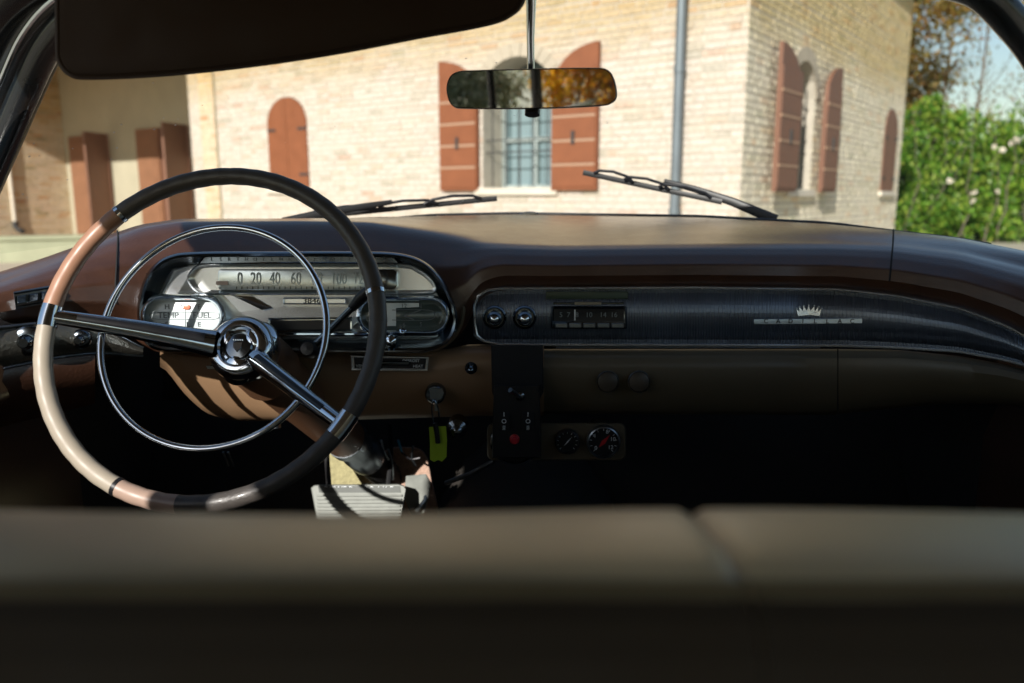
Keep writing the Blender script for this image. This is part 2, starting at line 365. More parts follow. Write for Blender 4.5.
def island_brick(name, cols, tint=(1, 1, 1)):
    m = bpy.data.materials.new(name); m.use_nodes = True; nt = m.node_tree; b = nt.nodes['Principled BSDF']; N = nt.nodes.new; L = nt.links.new
    g = N('ShaderNodeNewGeometry'); cr = N('ShaderNodeValToRGB'); e = cr.color_ramp.elements
    e[0].position = 0; e[0].color = (*cols[0][1], 1); e[1].position = 1; e[1].color = (*cols[-1][1], 1)
    for p, c in cols[1:-1]: q = e.new(p); q.color = (*c, 1)
    L(g.outputs['Random Per Island'], cr.inputs[0]); tc = N('ShaderNodeTexCoord')
    n1 = N('ShaderNodeTexNoise'); n1.inputs['Scale'].default_value = 1.1; n1.inputs['Detail'].default_value = 6; n1.inputs['Roughness'].default_value = .65; L(tc.outputs['Object'], n1.inputs['Vector'])
    mr = N('ShaderNodeMapRange'); mr.inputs['From Min'].default_value = .4; mr.inputs['From Max'].default_value = .68; mr.inputs['To Max'].default_value = .6; L(n1.outputs[0], mr.inputs['Value'])
    m1 = N('ShaderNodeMix'); m1.data_type = 'RGBA'; m1.inputs[7].default_value = (.62, .55, .48, 1); L(mr.outputs[0], m1.inputs[0]); L(cr.outputs[0], m1.inputs[6])
    n2 = N('ShaderNodeTexNoise'); n2.inputs['Scale'].default_value = 22; n2.inputs['Detail'].default_value = 5; L(tc.outputs['Object'], n2.inputs['Vector'])
    m2 = N('ShaderNodeMix'); m2.data_type = 'RGBA'; m2.blend_type = 'MULTIPLY'; m2.inputs[0].default_value = .55; L(m1.outputs[2], m2.inputs[6]); L(n2.outputs[0], m2.inputs[7])
    sc = N('ShaderNodeVectorMath'); sc.operation = 'SCALE'; sc.inputs[3].default_value = 1.35; L(m2.outputs[2], sc.inputs[0])
    sx = N('ShaderNodeSeparateXYZ'); L(g.outputs['Position'], sx.inputs[0])
    ad = N('ShaderNodeMath'); ad.operation = 'MULTIPLY_ADD'; ad.inputs[1].default_value = .9; L(n1.outputs[0], ad.inputs[0]); L(sx.outputs[2], ad.inputs[2])
    zr = N('ShaderNodeMapRange'); zr.inputs['From Min'].default_value = 3.1; zr.inputs['From Max'].default_value = 3.6; zr.inputs['To Max'].default_value = .85; L(ad.outputs[0], zr.inputs['Value'])
    m3 = N('ShaderNodeMix'); m3.data_type = 'RGBA'; m3.blend_type = 'MULTIPLY'; m3.inputs[7].default_value = (.80, .68, .42, 1); L(zr.outputs[0], m3.inputs[0]); L(sc.outputs[0], m3.inputs[6])
    mt = N('ShaderNodeMix'); mt.data_type = 'RGBA'; mt.blend_type = 'MULTIPLY'; mt.inputs[0].default_value = 1; mt.inputs[7].default_value = (*tint, 1); L(m3.outputs[2], mt.inputs[6])
    L(mt.outputs[2], b.inputs['Base Color']); b.inputs['Roughness'].default_value = .92; b.inputs['Specular IOR Level'].default_value = .15
    bp = N('ShaderNodeBump'); bp.inputs['Strength'].default_value = .6; bp.inputs['Distance'].default_value = .01; L(n2.outputs[0], bp.inputs['Height']); L(bp.outputs[0], b.inputs['Normal'])
    return m
BCOL = [(0, (.33, .30, .20)), (.05, (.40, .33, .21)), (.12, (.55, .45, .33)), (.35, (.62, .53, .43)), (.6, (.62, .50, .41)), (.82, (.66, .58, .48)), (.9, (.56, .42, .27)), (.96, (.56, .34, .19)), (1, (.46, .24, .13))]
M_ib = island_brick('handmade_pale_brick', [(p, tuple(lerp(x, y, .45) for x, y in zip(c, (.60, .555, .49)))) for p, c in BCOL], (.97, .98, 1.0)); M_ibS = island_brick('handmade_limewashed_brick', [(p, tuple(lerp(x, y, .45) for x, y in zip(c, (.64, .60, .50)))) for p, c in BCOL], (1.25, 1.28, 1.2))
M_ibW = island_brick('handmade_buff_brick', BCOL, (1.05, .98, .82))
M_mort = mat('lime_mortar', (.50, .45, .37), .95, noise=.2, nscale=9)
def lay_bricks(o, d, outw, u0, u1, H, ops, zs0=.0, seed=0, k=1):
    rnd = random.Random(seed); kp_ = k; vs = []; fs = []; ch = .074; row = 0; z = zs0+.004
    while z+ch < H:
        u = u0-rnd.uniform(0, .26); ww = .004*sin(row*1.7)
        while u < u1:
            L_ = rnd.choice((.25, .26, .24, .27, .125 if row % 3 else .25)); a = max(u+.006, u0+.001); b = min(u+L_-.006, u1-.001); u += L_
            za, zb_ = z+.006+rnd.uniform(-.002, .002), z+ch-.006+rnd.uniform(-.002, .002); segs = [(a, b)]
            for (q0, q1, ob, os_, ri) in ops:
                w = q1-q0; out = []
                for (x0, x1) in segs:
                    if zb_ < ob or za > os_+ri: out.append((x0, x1)); continue
                    if za < os_: l0, l1 = q0, q1
                    else:
                        k = sqrt(max(0, 1-((za-os_)/ri)**2)); l0, l1 = (q0+q1)/2-w/2*k, (q0+q1)/2+w/2*k
                    if x1 <= l0 or x0 >= l1: out.append((x0, x1))
                    else:
                        if l0-x0 > .02: out.append((x0, l0-.002))
                        if x1-l1 > .02: out.append((l1+.002, x1))
                segs = out
            for (x0, x1) in segs:
                if x1-x0 < .02: continue
                t = rnd.uniform(.005, .012)*kp_; e = .003; n = len(vs); sk = rnd.uniform(-.002, .002)
                for (uu, zz, tt) in ((x0, za, -.002), (x1, za, -.002), (x1, zb_, -.002), (x0, zb_, -.002), (x0+e, za+e, t), (x1-e, za+e, t+sk), (x1-e, zb_-e, t+sk), (x0+e, zb_-e, t)):
                    vs.append(tuple(o+d*uu+outw*tt+V((0, 0, zz+ww))))
                fs += [(n+4, n+5, n+6, n+7), (n, n+1, n+5, n+4), (n+1, n+2, n+6, n+5), (n+2, n+3, n+7, n+6), (n+3, n, n+4, n+7)]
        z += ch; row += 1
    return vs, fs
uE = uvz(195, 190, C0, fd)[0]; uR = uvz(897, 195, C0, rd)[0]
FW = (2.33, 3.38, 1.28, 2.42, .42); FS = (6.77, 7.72, 1.30, 2.28, .40)
RW = (1.42, 2.28, 1.26, 2.36, .39); RS = (6.0, 6.9, 1.26, 2.20, .38)
wall('front_wall', C0, fd, uE, WH, [FW, FS], M_brick, rd, house, bricks=M_ib)
wall('side_wall', C0, rd, uR, WH, [RW, RS], M_brickS, fd, house, bricks=M_ibS)
# corner brickwork is continuous; recess with covered entrance on the left
E = C0+fd*uE; D = 1.1; B = E+rd*D
kC = uvz(66, 160, B, fd)[0]; Cn = B+fd*kC
wall('return_wall', E, rd, D, WH, [], M_plas, fd, house)
wall('entrance_wall', B, fd, kC, WH, [], M_plas, rd, house)
wall('left_wing_wall', Cn, -rd, 9.5, WH, [], M_brick2, fd, house, bricks=M_ibW)
# back walls closing the volume
far1 = C0+rd*uR; 
mb = MB(); back = [far1, far1+fd*(uE+kC), Cn-rd*9.5+fd*3, Cn-rd*9.5]
for a, b in ((far1, far1+fd*(uE+kC+3)), (far1+fd*(uE+kC+3), Cn-rd*9.5+fd*3), (Cn-rd*9.5+fd*3, Cn-rd*9.5)):
    mb.add([a, b, b+V((0, 0, WH)), a+V((0, 0, WH))], [(0, 1, 2, 3)])
mb.obj('rear_wall', M_brick2, house, False)
# porch canopy over the entrance
zp = 1.2; kk, zsh = uvz(150, 160, B, fd)
drop = 2.3; ov = drop/ (S.z/ (-(S.dot(V((.6, .8, 0))))))   # roof reach that throws the line of shade where it falls
q0 = B-V((0, 0, 0)); zc = zsh+drop
mb = MB(); a = B-rd*ov; b = Cn-rd*ov
a = E+rd*.0 if ov < D else a
a = B-rd*ov; 
lo = [B-rd*ov, Cn-rd*ov, Cn, B]
mb.add([p+V((0, 0, zc)) for p in lo]+[p+V((0, 0, zc+.22)) for p in lo], [(0, 1, 2, 3), (4, 5, 6, 7), (0, 1, 5, 4), (1, 2, 6, 5), (2, 3, 7, 6), (3, 0, 4, 7)])
mb.obj('porch_roof', M_roof, house, False)
# main roof
ct = C0+fd*4.6+rd*3.6
mb = MB(); ol = [C0-fd*.55-rd*.55, C0+fd*(uE+.3)-rd*.55, C0+fd*(uE+.3)+rd*(uR+.5), C0-fd*.55+rd*(uR+.5)]
r0 = C0+fd*3.6+rd*3.6+V((0, 0, WH+2)); r1 = C0+fd*(uE-3.4)+rd*3.6+V((0, 0, WH+2))
vs = [p+V((0, 0, WH-.04)) for p in ol]+[p+V((0, 0, WH+.12)) for p in ol]+[r0, r1]
mb.add(vs, [(0, 1, 2, 3), (0, 1, 5, 4), (1, 2, 6, 5), (2, 3, 7, 6), (3, 0, 4, 7), (4, 5, 9, 8), (6, 7, 8, 9), (5, 6, 9), (7, 4, 8)])
mb.obj('roof', M_roof, house, False)
mb = MB(); ol = [Cn-rd*9.8-fd*.4, Cn-rd*9.8+fd*3.4, Cn+rd*6+fd*3.4, Cn+rd*6-fd*.4]
mb.add([p+V((0, 0, WH+.15)) for p in ol]+[p+V((0, 0, WH+.35)) for p in ol], [(0, 1, 2, 3), (4, 5, 6, 7), (0, 1, 5, 4), (1, 2, 6, 5), (2, 3, 7, 6), (3, 0, 4, 7)])
mb.obj('wing_roof', M_roof, house, False)
# windows, shutters
def obb(mb, o, d, n_out, u0, u1, z0, z1, t0, t1):
    ps = []
    for t in (t0, t1):
        for (u, z) in ((u0, z0), (u1, z0), (u1, z1), (u0, z1)): ps.append(o+d*u+n_out*t+V((0, 0, z)))
    mb.add(ps, [(0, 1, 2, 3), (4, 5, 6, 7), (0, 1, 5, 4), (1, 2, 6, 5), (2, 3, 7, 6), (3, 0, 4, 7)])
def leafshape(mb, o, d, n_out, u0, u1, z0, topf, t0, t1, n=8):
    us = [lerp(u0, u1, k/n) for k in range(n+1)]
    ring = [(u0, z0), (u1, z0)]+[(u, topf(u)) for u in reversed(us)]
    k = len(ring); ps = [o+d*u+n_out*t0+V((0, 0, z)) for u, z in ring]+[o+d*u+n_out*t1+V((0, 0, z)) for u, z in ring]
    mb.add(ps, [tuple(range(k)), tuple(range(k, 2*k))]+[(i, (i+1) % k, (i+1) % k+k, i+k) for i in range(k)])
def open_window(o, d, out, op, m, left_leaf, right_leaf, leafstand=.03):
    u0, u1, zb, zs, rise = op; inn = -out; w = u1-u0
    fr = MB(); dd = .42
    for a, b in ((u0+.002, u0+.05), (u1-.05, u1-.002), ((u0+u1)/2-.03, (u0+u1)/2+.03)): obb(fr, o, d, inn, a, b, zb+.01, zs+.02, dd-.03, dd+.03)
    for z in (zb+.03, zb+.62, zs): obb(fr, o, d, inn, u0+.002, u1-.002, z-.025, z+.025, dd-.025, dd+.025)
    f = fr.obj('window', M_frame, house, False)
    g = MB(); leafshape(g, o, d, inn, u0+.003, u1-.003, zb+.005, lambda u: zs+rise*sqrt(max(0, 1-(2*(u-u0)/w-1)**2))-.003, dd+.032, dd+.036); g.obj('pane', M_pane, f, False)
    c = MB()
    for s0, s1 in ((u0+.12, u0+w*.44), (u0+w*.56, u1-.12)): obb(c, o, d, inn, s0, s1, zb+.05, zs, dd+.024, dd+.0305)
    c.obj('curtain', M_curt, f, False)
    br = MB()
    for k in range(5):
        uu = lerp(u0+.1, u1-.1, k/4); br.tube([o+d*uu+inn*.07+V((0, 0, zb+.02)), o+d*uu+inn*.07+V((0, 0, zs+.1))], .009, 6)
    for z in (zb+.45, zb+.6, zs-.12): br.tube([o+d*u0+inn*.07+V((0, 0, z)), o+d*u1+inn*.07+V((0, 0, z))], .009, 6)
    br.obj('iron_grille', M_iron, f, False)
    s = MB(); obb(s, o, d, out, u0-.1, u1+.1, zb-.075, zb+.012, -.2, .06); s.obj('sill', M_sill, f, False, bevel=.006)
    arch = MB()  # soldier course round the arch
    N = 13
    for k in range(N):
        a0 = pi*(k+.04)/N; a1 = pi*(k+.96)/N; cx = (u0+u1)/2
        ps = []
        for t in (.004, .020):
            for rr, aa in ((0, a0), (0, a1), (.16, a1), (.16, a0)): ps.append(o+d*(cx+cos(aa)*(w/2+rr))+out*t+V((0, 0, zs+sin(aa)*(rise+rr))))
        arch.add(ps, [(0, 1, 2, 3), (4, 5, 6, 7), (0, 1, 5, 4), (1, 2, 6, 5), (2, 3, 7, 6), (3, 0, 4, 7)])
    arch.obj('arch_course', M_arch, f, False)
    for (a, b, hinge) in (left_leaf, right_leaf):
        L = abs(b-a)
        def top(u): x = abs(u-hinge)/L; return zs-.02+(rise+.06)*sqrt(max(0, 1-(1-x)**2))
        lf = MB(); leafshape(lf, o, d, out, a, b, zb-.02, top, leafstand, leafstand+.045)
        for k in range(5):
            z = zb+.02+k*(zs-zb)/4.2; obb(lf, o, d, out, min(a, b)+.015, max(a, b)-.015, z, z+(zs-zb)/4.2-.035, leafstand+.045, leafstand+.058)
        sh = lf.obj('shutter', m, house, False)
        h = MB(); mid = (a+b)/2
        for z in (zb+.18, zs-.15): obb(h, o, d, out, min(a, b)-.02, max(a, b)-.05, z, z+.03, leafstand+.0585, leafstand+.064)
        for k in range(1, 5):
            rl = MB(); z = zb+.02+k*(zs-zb)/4.2; leafshape(rl, o, d, out, min(a, b)+.02, max(a, b)-.02, z-.034, lambda u: z-.006, leafstand+.045, leafstand+.064, 1)
            rl.obj('sunlit_edge_strip', M_litedge, sh, False)
        h2 = MB(); obb(h2, o, d, out, mid-.02, mid+.02, zb+.5, zb+.65, leafstand+.0585, leafstand+.075); h2.obj('latch', M_iron, sh, False)
def closed_window(o, d, out, op, m):
    u0, u1, zb, zs, rise = op; w = u1-u0; cx = (u0+u1)/2
    top = lambda u: zs+rise*sqrt(max(0, 1-(2*(u-u0)/w-1)**2))-.006
    for a, b in ((u0+.006, cx-.004), (cx+.004, u1-.006)):
        lf = MB(); leafshape(lf, o, d, out, a, b, zb+.01, top, -.03, .02)
        sh = lf.obj('shutter', m, house, False)
        for z in (zb+.2, zs-.1):
            h = MB(); obb(h, o, d, out, (a if a < cx-.1 else b-.2), (a+.2 if a < cx-.1 else b), z, z+.035, .021, .03)
            h.obj('hinge', M_iron, sh, False)
    s = MB(); obb(s, o, d, out, u0-.08, u1+.08, zb-.07, zb+.006, -.15, .06); s.obj('sill', M_sill, house, False, bevel=.006)
open_window(C0, fd, -rd, FW, M_shut, (1.67, 2.29, 2.29), (3.42, 4.05, 3.42))
closed_window(C0, fd, -rd, FS, M_shut)
open_window(C0, rd, -fd, RW, M_shutd, (.66, 1.36, 1.36), (2.34, 2.96, 2.34), .09)
closed_window(C0, rd, -fd, RS, M_shutd)
# entrance doors with one leaf ajar
def door(u_a, u_b, vt):
    a, _ = uvz(u_a, 190, B, fd); b, _ = uvz(u_b, 190, B, fd); zt = uvz((u_a+u_b)/2, vt, B, fd)[1]; lo, hi = min(a, b), max(a, b)
    mid = lerp(hi, lo, .45)
    m1 = MB(); obb(m1, B, fd, -rd, mid, hi, .05, zt, .004, .05)
    dr = m1.obj('entrance_door', M_shutL, house, False); dr['label'] = 'rust brown plank door leaf at the shaded entrance'
    m2 = MB(); obb(m2, B, fd, -rd, mid+.08, hi-.08, .2, zt*.45, .05, .06); obb(m2, B, fd, -rd, mid+.08, hi-.08, zt*.5, zt-.12, .05, .06); m2.obj('door_panel', M_shutL, dr, False)
    # the other leaf stands open, hinged at its right jamb
    al = radians(110); e = fd*cos(al)-rd*sin(al); pv = B+fd*lo-rd*.05; m3 = MB()
    obb(m3, pv, e, V((e.y, -e.x, 0)), 0, (mid-lo)*.62, .05, zt, 0, .045); m3.obj('entrance_door', M_shutd, house, False)
    m4 = MB(); obb(m4, B, fd, rd, lo, mid, .05, zt, -.003, .02); m4.obj('dark_doorway', M_shutd, house, False)
door(75, 113, 135); door(142, 193, 127)
# quoin strip of buff brick near the left end of the front
qa = uvz(222, 190, C0, fd)[0]; qb = uvz(208, 190, C0, fd)[0]
o_ = C0-rd*.05; wq = wall('buff_pilaster', o_, fd, qb, WH-.1, [], M_brick2, rd, house, ustart=qa, bricks=M_ibW)
mb = MB(); obb(mb, C0, fd, -rd, qa, qb, 0, WH-.1, .001, .0495); mb.obj('pilaster_core', M_plas, house, False)
# downpipe
dp = uvz(681, 150, C0, fd)[0]; mb = MB(); pc = C0+fd*dp-rd*.11
mb.tube([pc+V((0, 0, 0)), pc+V((0, 0, WH-.15))], .052, 16)
for z in (1.0, 2.45, 3.9): mb.tube([pc+V((0, 0, z)), pc+V((0, 0, z+.07))], .06, 16)
pp = mb.obj('downpipe', M_pipe, house)
for z in (1.03, 2.48, 3.93):
    mb = MB(); obb(mb, C0+V((0, 0, z)), fd, -rd, dp-.012, dp+.012, 0, .03, 0, .06); mb.obj('bracket', M_iron, pp, False)
# white drain pipe on the left wing
lw = uvz(9, 175, Cn, -rd)[0]; pc = Cn-rd*lw-fd*.045
mb = MB(); mb.tube([pc+V((0, 0, .55)), pc+V((0, 0, WH-.3))], .045, 12); mb.obj('drain_pipe', M_sill, house)
mb = MB(); mb.tube([pc+V((0, 0, .62)), pc+V((0, 0, .5)), pc+V((0, 0, .42))-fd*.15, pc+V((0, 0, .4))-fd*.35], .06, 10); mb.obj('drain_elbow', M_iron, house)
# low parapet in front of the left wing
g0 = P(-60, 240, 14.2); g1 = P(118, 236, 15.6); g0.z = g1.z = 0
dd = (g1-g0).normalized(); nn = V((dd.y, -dd.x, 0)); mb = MB(); L_ = (g1-g0).length
obb(mb, g0, dd, nn, 0, L_, 0, .40, 0, .3); obb(mb, g0, dd, nn, -.05, L_+.05, .402, .47, -.04, .34)
pw = mb.obj('low_wall', mat('mossy_stone', (.42, .44, .30), .9, noise=.2, nscale=4), None, False)
pw['label'] = 'low pale green stone wall left of the steering wheel view'; pw['category'] = 'low wall'

# ================================================================== VEGETATION
def leaves(points, size, name, m, parent, flat=.4, seed=1):
    rnd = random.Random(seed); vs = []; fs = []
    for p in points:
        a = V((rnd.gauss(0, 1), rnd.gauss(0, 1), rnd.gauss(0, flat*1.5))).normalized(); b = a.cross(V((rnd.gauss(0, 1), rnd.gauss(0, 1), rnd.gauss(0, 1)))).normalized()
        s = size*rnd.uniform(.6, 1.3); n = len(vs); p = V(p)
        vs += [p-a*s, p-b*s*.45+a*s*.1, p+a*s, p+b*s*.45+a*s*.1]; fs.append((n, n+1, n+2, n+3))
    me = bpy.data.meshes.new(name); me.from_pydata([tuple(v) for v in vs], [], fs); me.update(); return link(name, me, m, parent, False)
def hedge():
    h = thing('rose_hedge', 'tall green climbing rose hedge with pale blooms right of the house', 'hedge', ())
    rnd = random.Random(3); pts = []; cl = []
    for i in range(420):
        x = rnd.uniform(8.3, 20); z = rnd.uniform(.1, 3.5); cl.append((x, 21.2+rnd.gauss(0, .35), z*(.93+.09*sin(x*1.9)+.05*sin(x*4.3)), rnd.uniform(.22, .5)))
    for i in range(42000):
        c = cl[rnd.randrange(len(cl))]; d = V((rnd.gauss(0, 1), rnd.gauss(0, 1), rnd.gauss(0, 1))).normalized()*c[3]*rnd.uniform(.55, 1.1)
        p = V(c[:3])+d
        if p.z > .03: pts.append(p)
    leaves(pts, .075, 'foliage', M_leafg, h, 1, 5)
    st = MB()
    for i in range(46):
        x = rnd.uniform(8.5, 20); y = 21+rnd.gauss(0, .3); p = V((x, y, 0)); q = [p]
        for k in range(6): p = p+V((rnd.gauss(0, .13), rnd.gauss(-.03, .1), rnd.uniform(.4, .65))); q.append(p)
        st.tube(q, [.022-.003*k for k in range(7)], 6)
    st.obj('stem', M_bark, h)
    for (u, v) in ((1002, 150), (994, 147), (950, 181), (974, 192), (973, 201), (1012, 143), (1016, 141), (996, 192)):
        p = P(u, v, 20.35); f = MB(); 
        for k in range(9):
            a = rnd.uniform(0, 2*pi); e = rnd.uniform(-.5, 1.2); dv = V((cos(a)*cos(e), -abs(sin(a))*cos(e)-.3, sin(e))).normalized(); c = p+dv*rnd.uniform(.02, .07)
            x = dv.cross(V((0, 0, 1))).normalized(); y = dv.cross(x); R = rnd.uniform(.025, .05)
            f.add([c+x*R, c+(x+y)*R*.65+dv*.02, c+y*R, c+(y-x)*R*.65+dv*.02, c-x*R, c-(x+y)*R*.65+dv*.02, c-y*R, c+(x-y)*R*.65+dv*.02, c-dv*.03],
                  [(8, i, (i+1) % 8) for i in range(8)])
        f.obj('bloom', M_rose, h, fix=False)
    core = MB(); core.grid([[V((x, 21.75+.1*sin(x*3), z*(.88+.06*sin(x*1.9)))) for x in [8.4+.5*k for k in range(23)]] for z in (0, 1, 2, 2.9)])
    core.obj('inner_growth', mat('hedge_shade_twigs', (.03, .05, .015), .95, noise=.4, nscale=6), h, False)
def tree(name, label, base, height, crown_r, m_leaf, nleaf, leaf=.09, group=None, trunk_r=.16, crown_lo=.3, seed=0, spread=1.0):
    rnd = random.Random(seed); t = thing(name, label, 'tree', (), group); base = V(base)
    tips = []; br = MB(); tp = [base]
    n = 9; lean = V((rnd.gauss(0, .04), rnd.gauss(0, .04), 1))
    for k in range(1, n+1): tp.append(base+lean*height*.92*k/n+V((rnd.gauss(0, .05), rnd.gauss(0, .05), 0)))
    tr = MB(); tr.tube(tp, [trunk_r*(1-.88*k/n) for k in range(n+1)], 8); tr.obj('trunk', M_bark, t)
    def grow(p, d, L, r, lv):
        q = [p]; dd = d.copy()
        for k in range(4):
            dd = (dd+V((rnd.gauss(0, .18), rnd.gauss(0, .18), rnd.gauss(.08, .12)))).normalized(); q.append(q[-1]+dd*L/4)
        br.tube(q, [r*(1-.17*k) for k in range(5)], 5)
        tips.extend(q[2:])
        if lv > 0:
            for k in range(3 if lv > 1 else 4):
                s = q[rnd.randrange(1, 5)]; grow(s, (dd+V((rnd.gauss(0, .7), rnd.gauss(0, .7), rnd.gauss(0, .5)))).normalized(), L*.6, r*.5, lv-1)
    nb = 13
    for k in range(nb):
        f = crown_lo+(1-crown_lo)*(k+.5)/nb; i = min(int(f*n), n-1); p = tp[i].lerp(tp[i+1], f*n-i)
        a = k*2.4+rnd.uniform(-.4, .4); env = sin(pi*min(1, (f-crown_lo)/(1-crown_lo)*.8+.2))
        grow(p, V((cos(a)*spread, sin(a)*spread, .75)).normalized(), crown_r*(.45+.6*env), trunk_r*.35*(1.1-f), 2)
    br.obj('limbs', M_bark, t, fix=False)
    if nleaf:
        pts = []
        for i in range(nleaf):
            c = tips[rnd.randrange(len(tips))]; s = .28 if i % 3 else .5; pts.append(c+V((rnd.gauss(0, s), rnd.gauss(0, s), rnd.gauss(0, s*.7))))
        leaves([p for p in pts if p.z > .2], leaf, 'crown', m_leaf, t, 1, seed+50)
    return t
hedge()
tree('autumn_tree', 'ochre and olive autumn tree rising behind the hedge beside the house', (11.9, 25.5, 0), 9, 2.4, M_leafy, 26000, .09, None, .14, .25, 11)
tree('autumn_tree', 'small yellowing tree half hidden by the house corner', (10.7, 27.5, 0), 9, 2.0, M_leafy, 16000, .09, None, .13, .2, 12)
for i, (x, y, h, lab) in enumerate(((17.4, 33, 15, 'bare slender tree, leftmost of the leafless trees against the blue sky'), (19.7, 35, 16, 'bare tall tree with upright twigs, second of the leafless trees'), (21.6, 34, 15, 'bare forked tree by the windscreen corner, third of the leafless trees'), (18.6, 40, 17, 'farthest bare tree, set back between the other leafless trees'), (23.5, 37, 16, 'bare tree at the right edge of the leafless row'))):
    tree('bare_tree', lab, (x, y, 0), h, 2.6, M_leafy, 500, .1, 'leafless trees beyond the hedge', .085, .2, 30+i, .55)
far = MB()
# distant tree line past the hedge
rnd = random.Random(9); pts = []
for i in range(9000):
    x = rnd.uniform(-60, 90); pts.append(V((x, 62+rnd.gauss(0, 2), abs(rnd.gauss(0, 1))*1.6+rnd.uniform(0, 3.2)*(1+.3*sin(x*.3)))))
o = leaves(pts, .55, 'distant_woods', M_leafd, None, 1, 77); o['kind'] = 'stuff'
# behind the car: autumn trees that show in the mirror
def bush(name, label, cx, cy, rx, h, m, n, seed, group=None):
    rnd = random.Random(seed); t = thing(name, label, 'shrub', (), group); cl = []
    for i in range(60): cl.append((V((cx+rnd.uniform(-rx, rx)*.8, cy+rnd.uniform(-rx, rx)*.6, rnd.uniform(.2, h*.85))), rnd.uniform(.25, .5)))
    pts = []
    for i in range(n):
        c, q = cl[rnd.randrange(60)]; p = c+V((rnd.gauss(0, 1), rnd.gauss(0, 1), rnd.gauss(0, 1))).normalized()*q*rnd.uniform(.5, 1.15)
        if p.z > .04: pts.append(p)
    leaves(pts, .06, 'foliage', m, t, 1, seed); st = MB()
    for i in range(9):
        p = V((cx+rnd.gauss(0, .25), cy+rnd.gauss(0, .2), 0)); q = [p]
        for k in range(5): p = p+V((rnd.gauss(0, .16), rnd.gauss(0, .16), h*.16)); q.append(p)
        st.tube(q, [.03-.004*k for k in range(6)], 6)
    st.obj('stem', M_bark, t)
bush('autumn_shrub', 'bright orange autumn shrub behind the car, shown in the right half of the mirror', -2.5, -11.5, 1.45, 2.5, M_leafo, 12000, 61)
bush('autumn_shrub', 'golden autumn shrub farther to the right behind the car', .6, -12.5, 1.5, 2.5, M_leafo, 9000, 62)
bush('olive_shrub', 'dusky green shrub behind the car, shown in the left half of the mirror', -5.35, -11.3, 1.35, 2.4, M_leafd, 11000, 63)
bush('olive_shrub', 'dusky green shrub at the far left behind the car', -8.2, -10.5, 1.4, 2.2, M_leafd, 8000, 64)

# ================================================================== CAR
car = thing('classic_car', 'interior of a 1950s sedan with brown padded dash, chrome cluster and thin rimmed wheel', 'car')
XC = .03
def Yf(X):
    s = max(0, abs(X-XC)-.40)/.33; return 1.22-.27*min(s, 1.5)**2
def Yc(X): return 1.0+.75*sqrt(max(.0, 1-(X/.82)**2))
def on_dash(u, v, off=0.0):
    Y = 1.2
    for _ in range(14):
        p = P(u, v, Y); Y = .5*Y+.5*Yf(p.x)
    p = P(u, v, Y); 
    return P(u, v, Y+off)
US = [-90+4*k for k in range(301)]
vc = table([(-90, 300), (0, 277), (45, 263), (105, 242), (140, 231), (180, 226), (300, 226), (360, 222), (430, 216), (512, 214), (700, 217), (830, 224), (893, 232), (960, 240), (1024, 252), (1110, 276)])
vr = table([(-90, 303), (0, 280), (45, 264), (105, 241), (140, 229), (180, 222.5), (300, 221.5), (370, 223), (430, 232), (480, 240), (560, 243), (700, 241), (830, 241), (893, 243), (960, 251), (1024, 266), (1110, 290)])
vt = table([(-90, 345), (0, 325), (60, 318), (125, 330), (150, 352), (440, 352), (466, 330), (478, 300), (500, 289), (700, 288), (840, 290), (900, 297), (960, 309), (1010, 328), (1040, 346), (1110, 385)])
vb = table([(-90, 380), (473, 344), (840, 345), (900, 347), (960, 351), (1003, 359), (1038, 368), (1110, 392)])
# ---- padded dash top and brow
rows = []
def cowlpt(u, v, k=0):
    Y = 1.6
    for _ in range(20): p = P(u, v, Y); Y = .5*Y+.5*(Yc(p.x)+k)
    return P(u, v, Y)
R0 = [cowlpt(u, vc(u)) for u in US]
cowl_line = R0
Rr = [on_dash(u, vr(u), .075) for u in US]
for t in (0, .35, .7, .9): rows.append([lerp(a, b, t)+V((0, 0, .010*sin(pi*t))) for a, b in zip(R0, Rr)])
rows.append(Rr)
POD = [tuple(p) for p in spline([(138, 318), (141, 290), (152, 268), (170, 256), (200, 252.5), (280, 252), (360, 252), (400, 254), (424, 262), (441, 278), (452, 298), (457, 320), (452, 338), (438, 349), (410, 352), (300, 352), (200, 352), (160, 350), (144, 340)], 5)]
PODI = inset(POD, 3)
def inside(u, v, pl):
    c = False
    for (x0, y0), (x1, y1) in zip(pl, pl[1:]+pl[:1]):
        if (y0 > v) != (y1 > v) and u < (x1-x0)*(v-y0)/(y1-y0)+x0: c = not c
    return c
offt = table([(0, .075), (.06, .052), (.16, .030), (.3, .012), (.5, .0), (.72, -.004), (.9, .004), (1.0, .014)])
def offs(t):
    pr = [(0, .075), (.06, .052), (.16, .030), (.3, .012), (.5, .0), (.72, -.004), (.9, .004), (1.0, .014)]
    for (a, x), (b, y) in zip(pr, pr[1:]):
        if t <= b+1e-6: return lerp(x, y, (t-a)/(b-a))
for q in range(1, 33):
    t = q/32; row = []
    for u in US:
        v = lerp(vr(u), vt(u), t); row.append(on_dash(u, v, offs(t)+(.08 if inside(u, v, PODI) else 0)))
    rows.append(row)
rows.append([on_dash(u, vt(u)-1, .06) for u in US])
pad = MB().grid(rows).obj('dash_pad', M_lea, car)
# stitched joints of the pad
def joint(u, name='pad_seam', m=M_blk2, r=.0012):
    pts = []
    for t in (0, .35, .7, .9): pts.append(lerp(cowlpt(u, vc(u)), on_dash(u, vr(u), .075), t)+V((0, 0, .010*sin(pi*t)+.0015)))
    for t, off in ((0, .0735), (.06, .050), (.16, .028), (.3, .0105), (.5, -.0015), (.72, -.005)): pts.append(on_dash(u-t*5, lerp(vr(u), vt(u), t), off))
    MB().tube(pts, r, 6).obj(name, m, pad)
joint(893); joint(118)
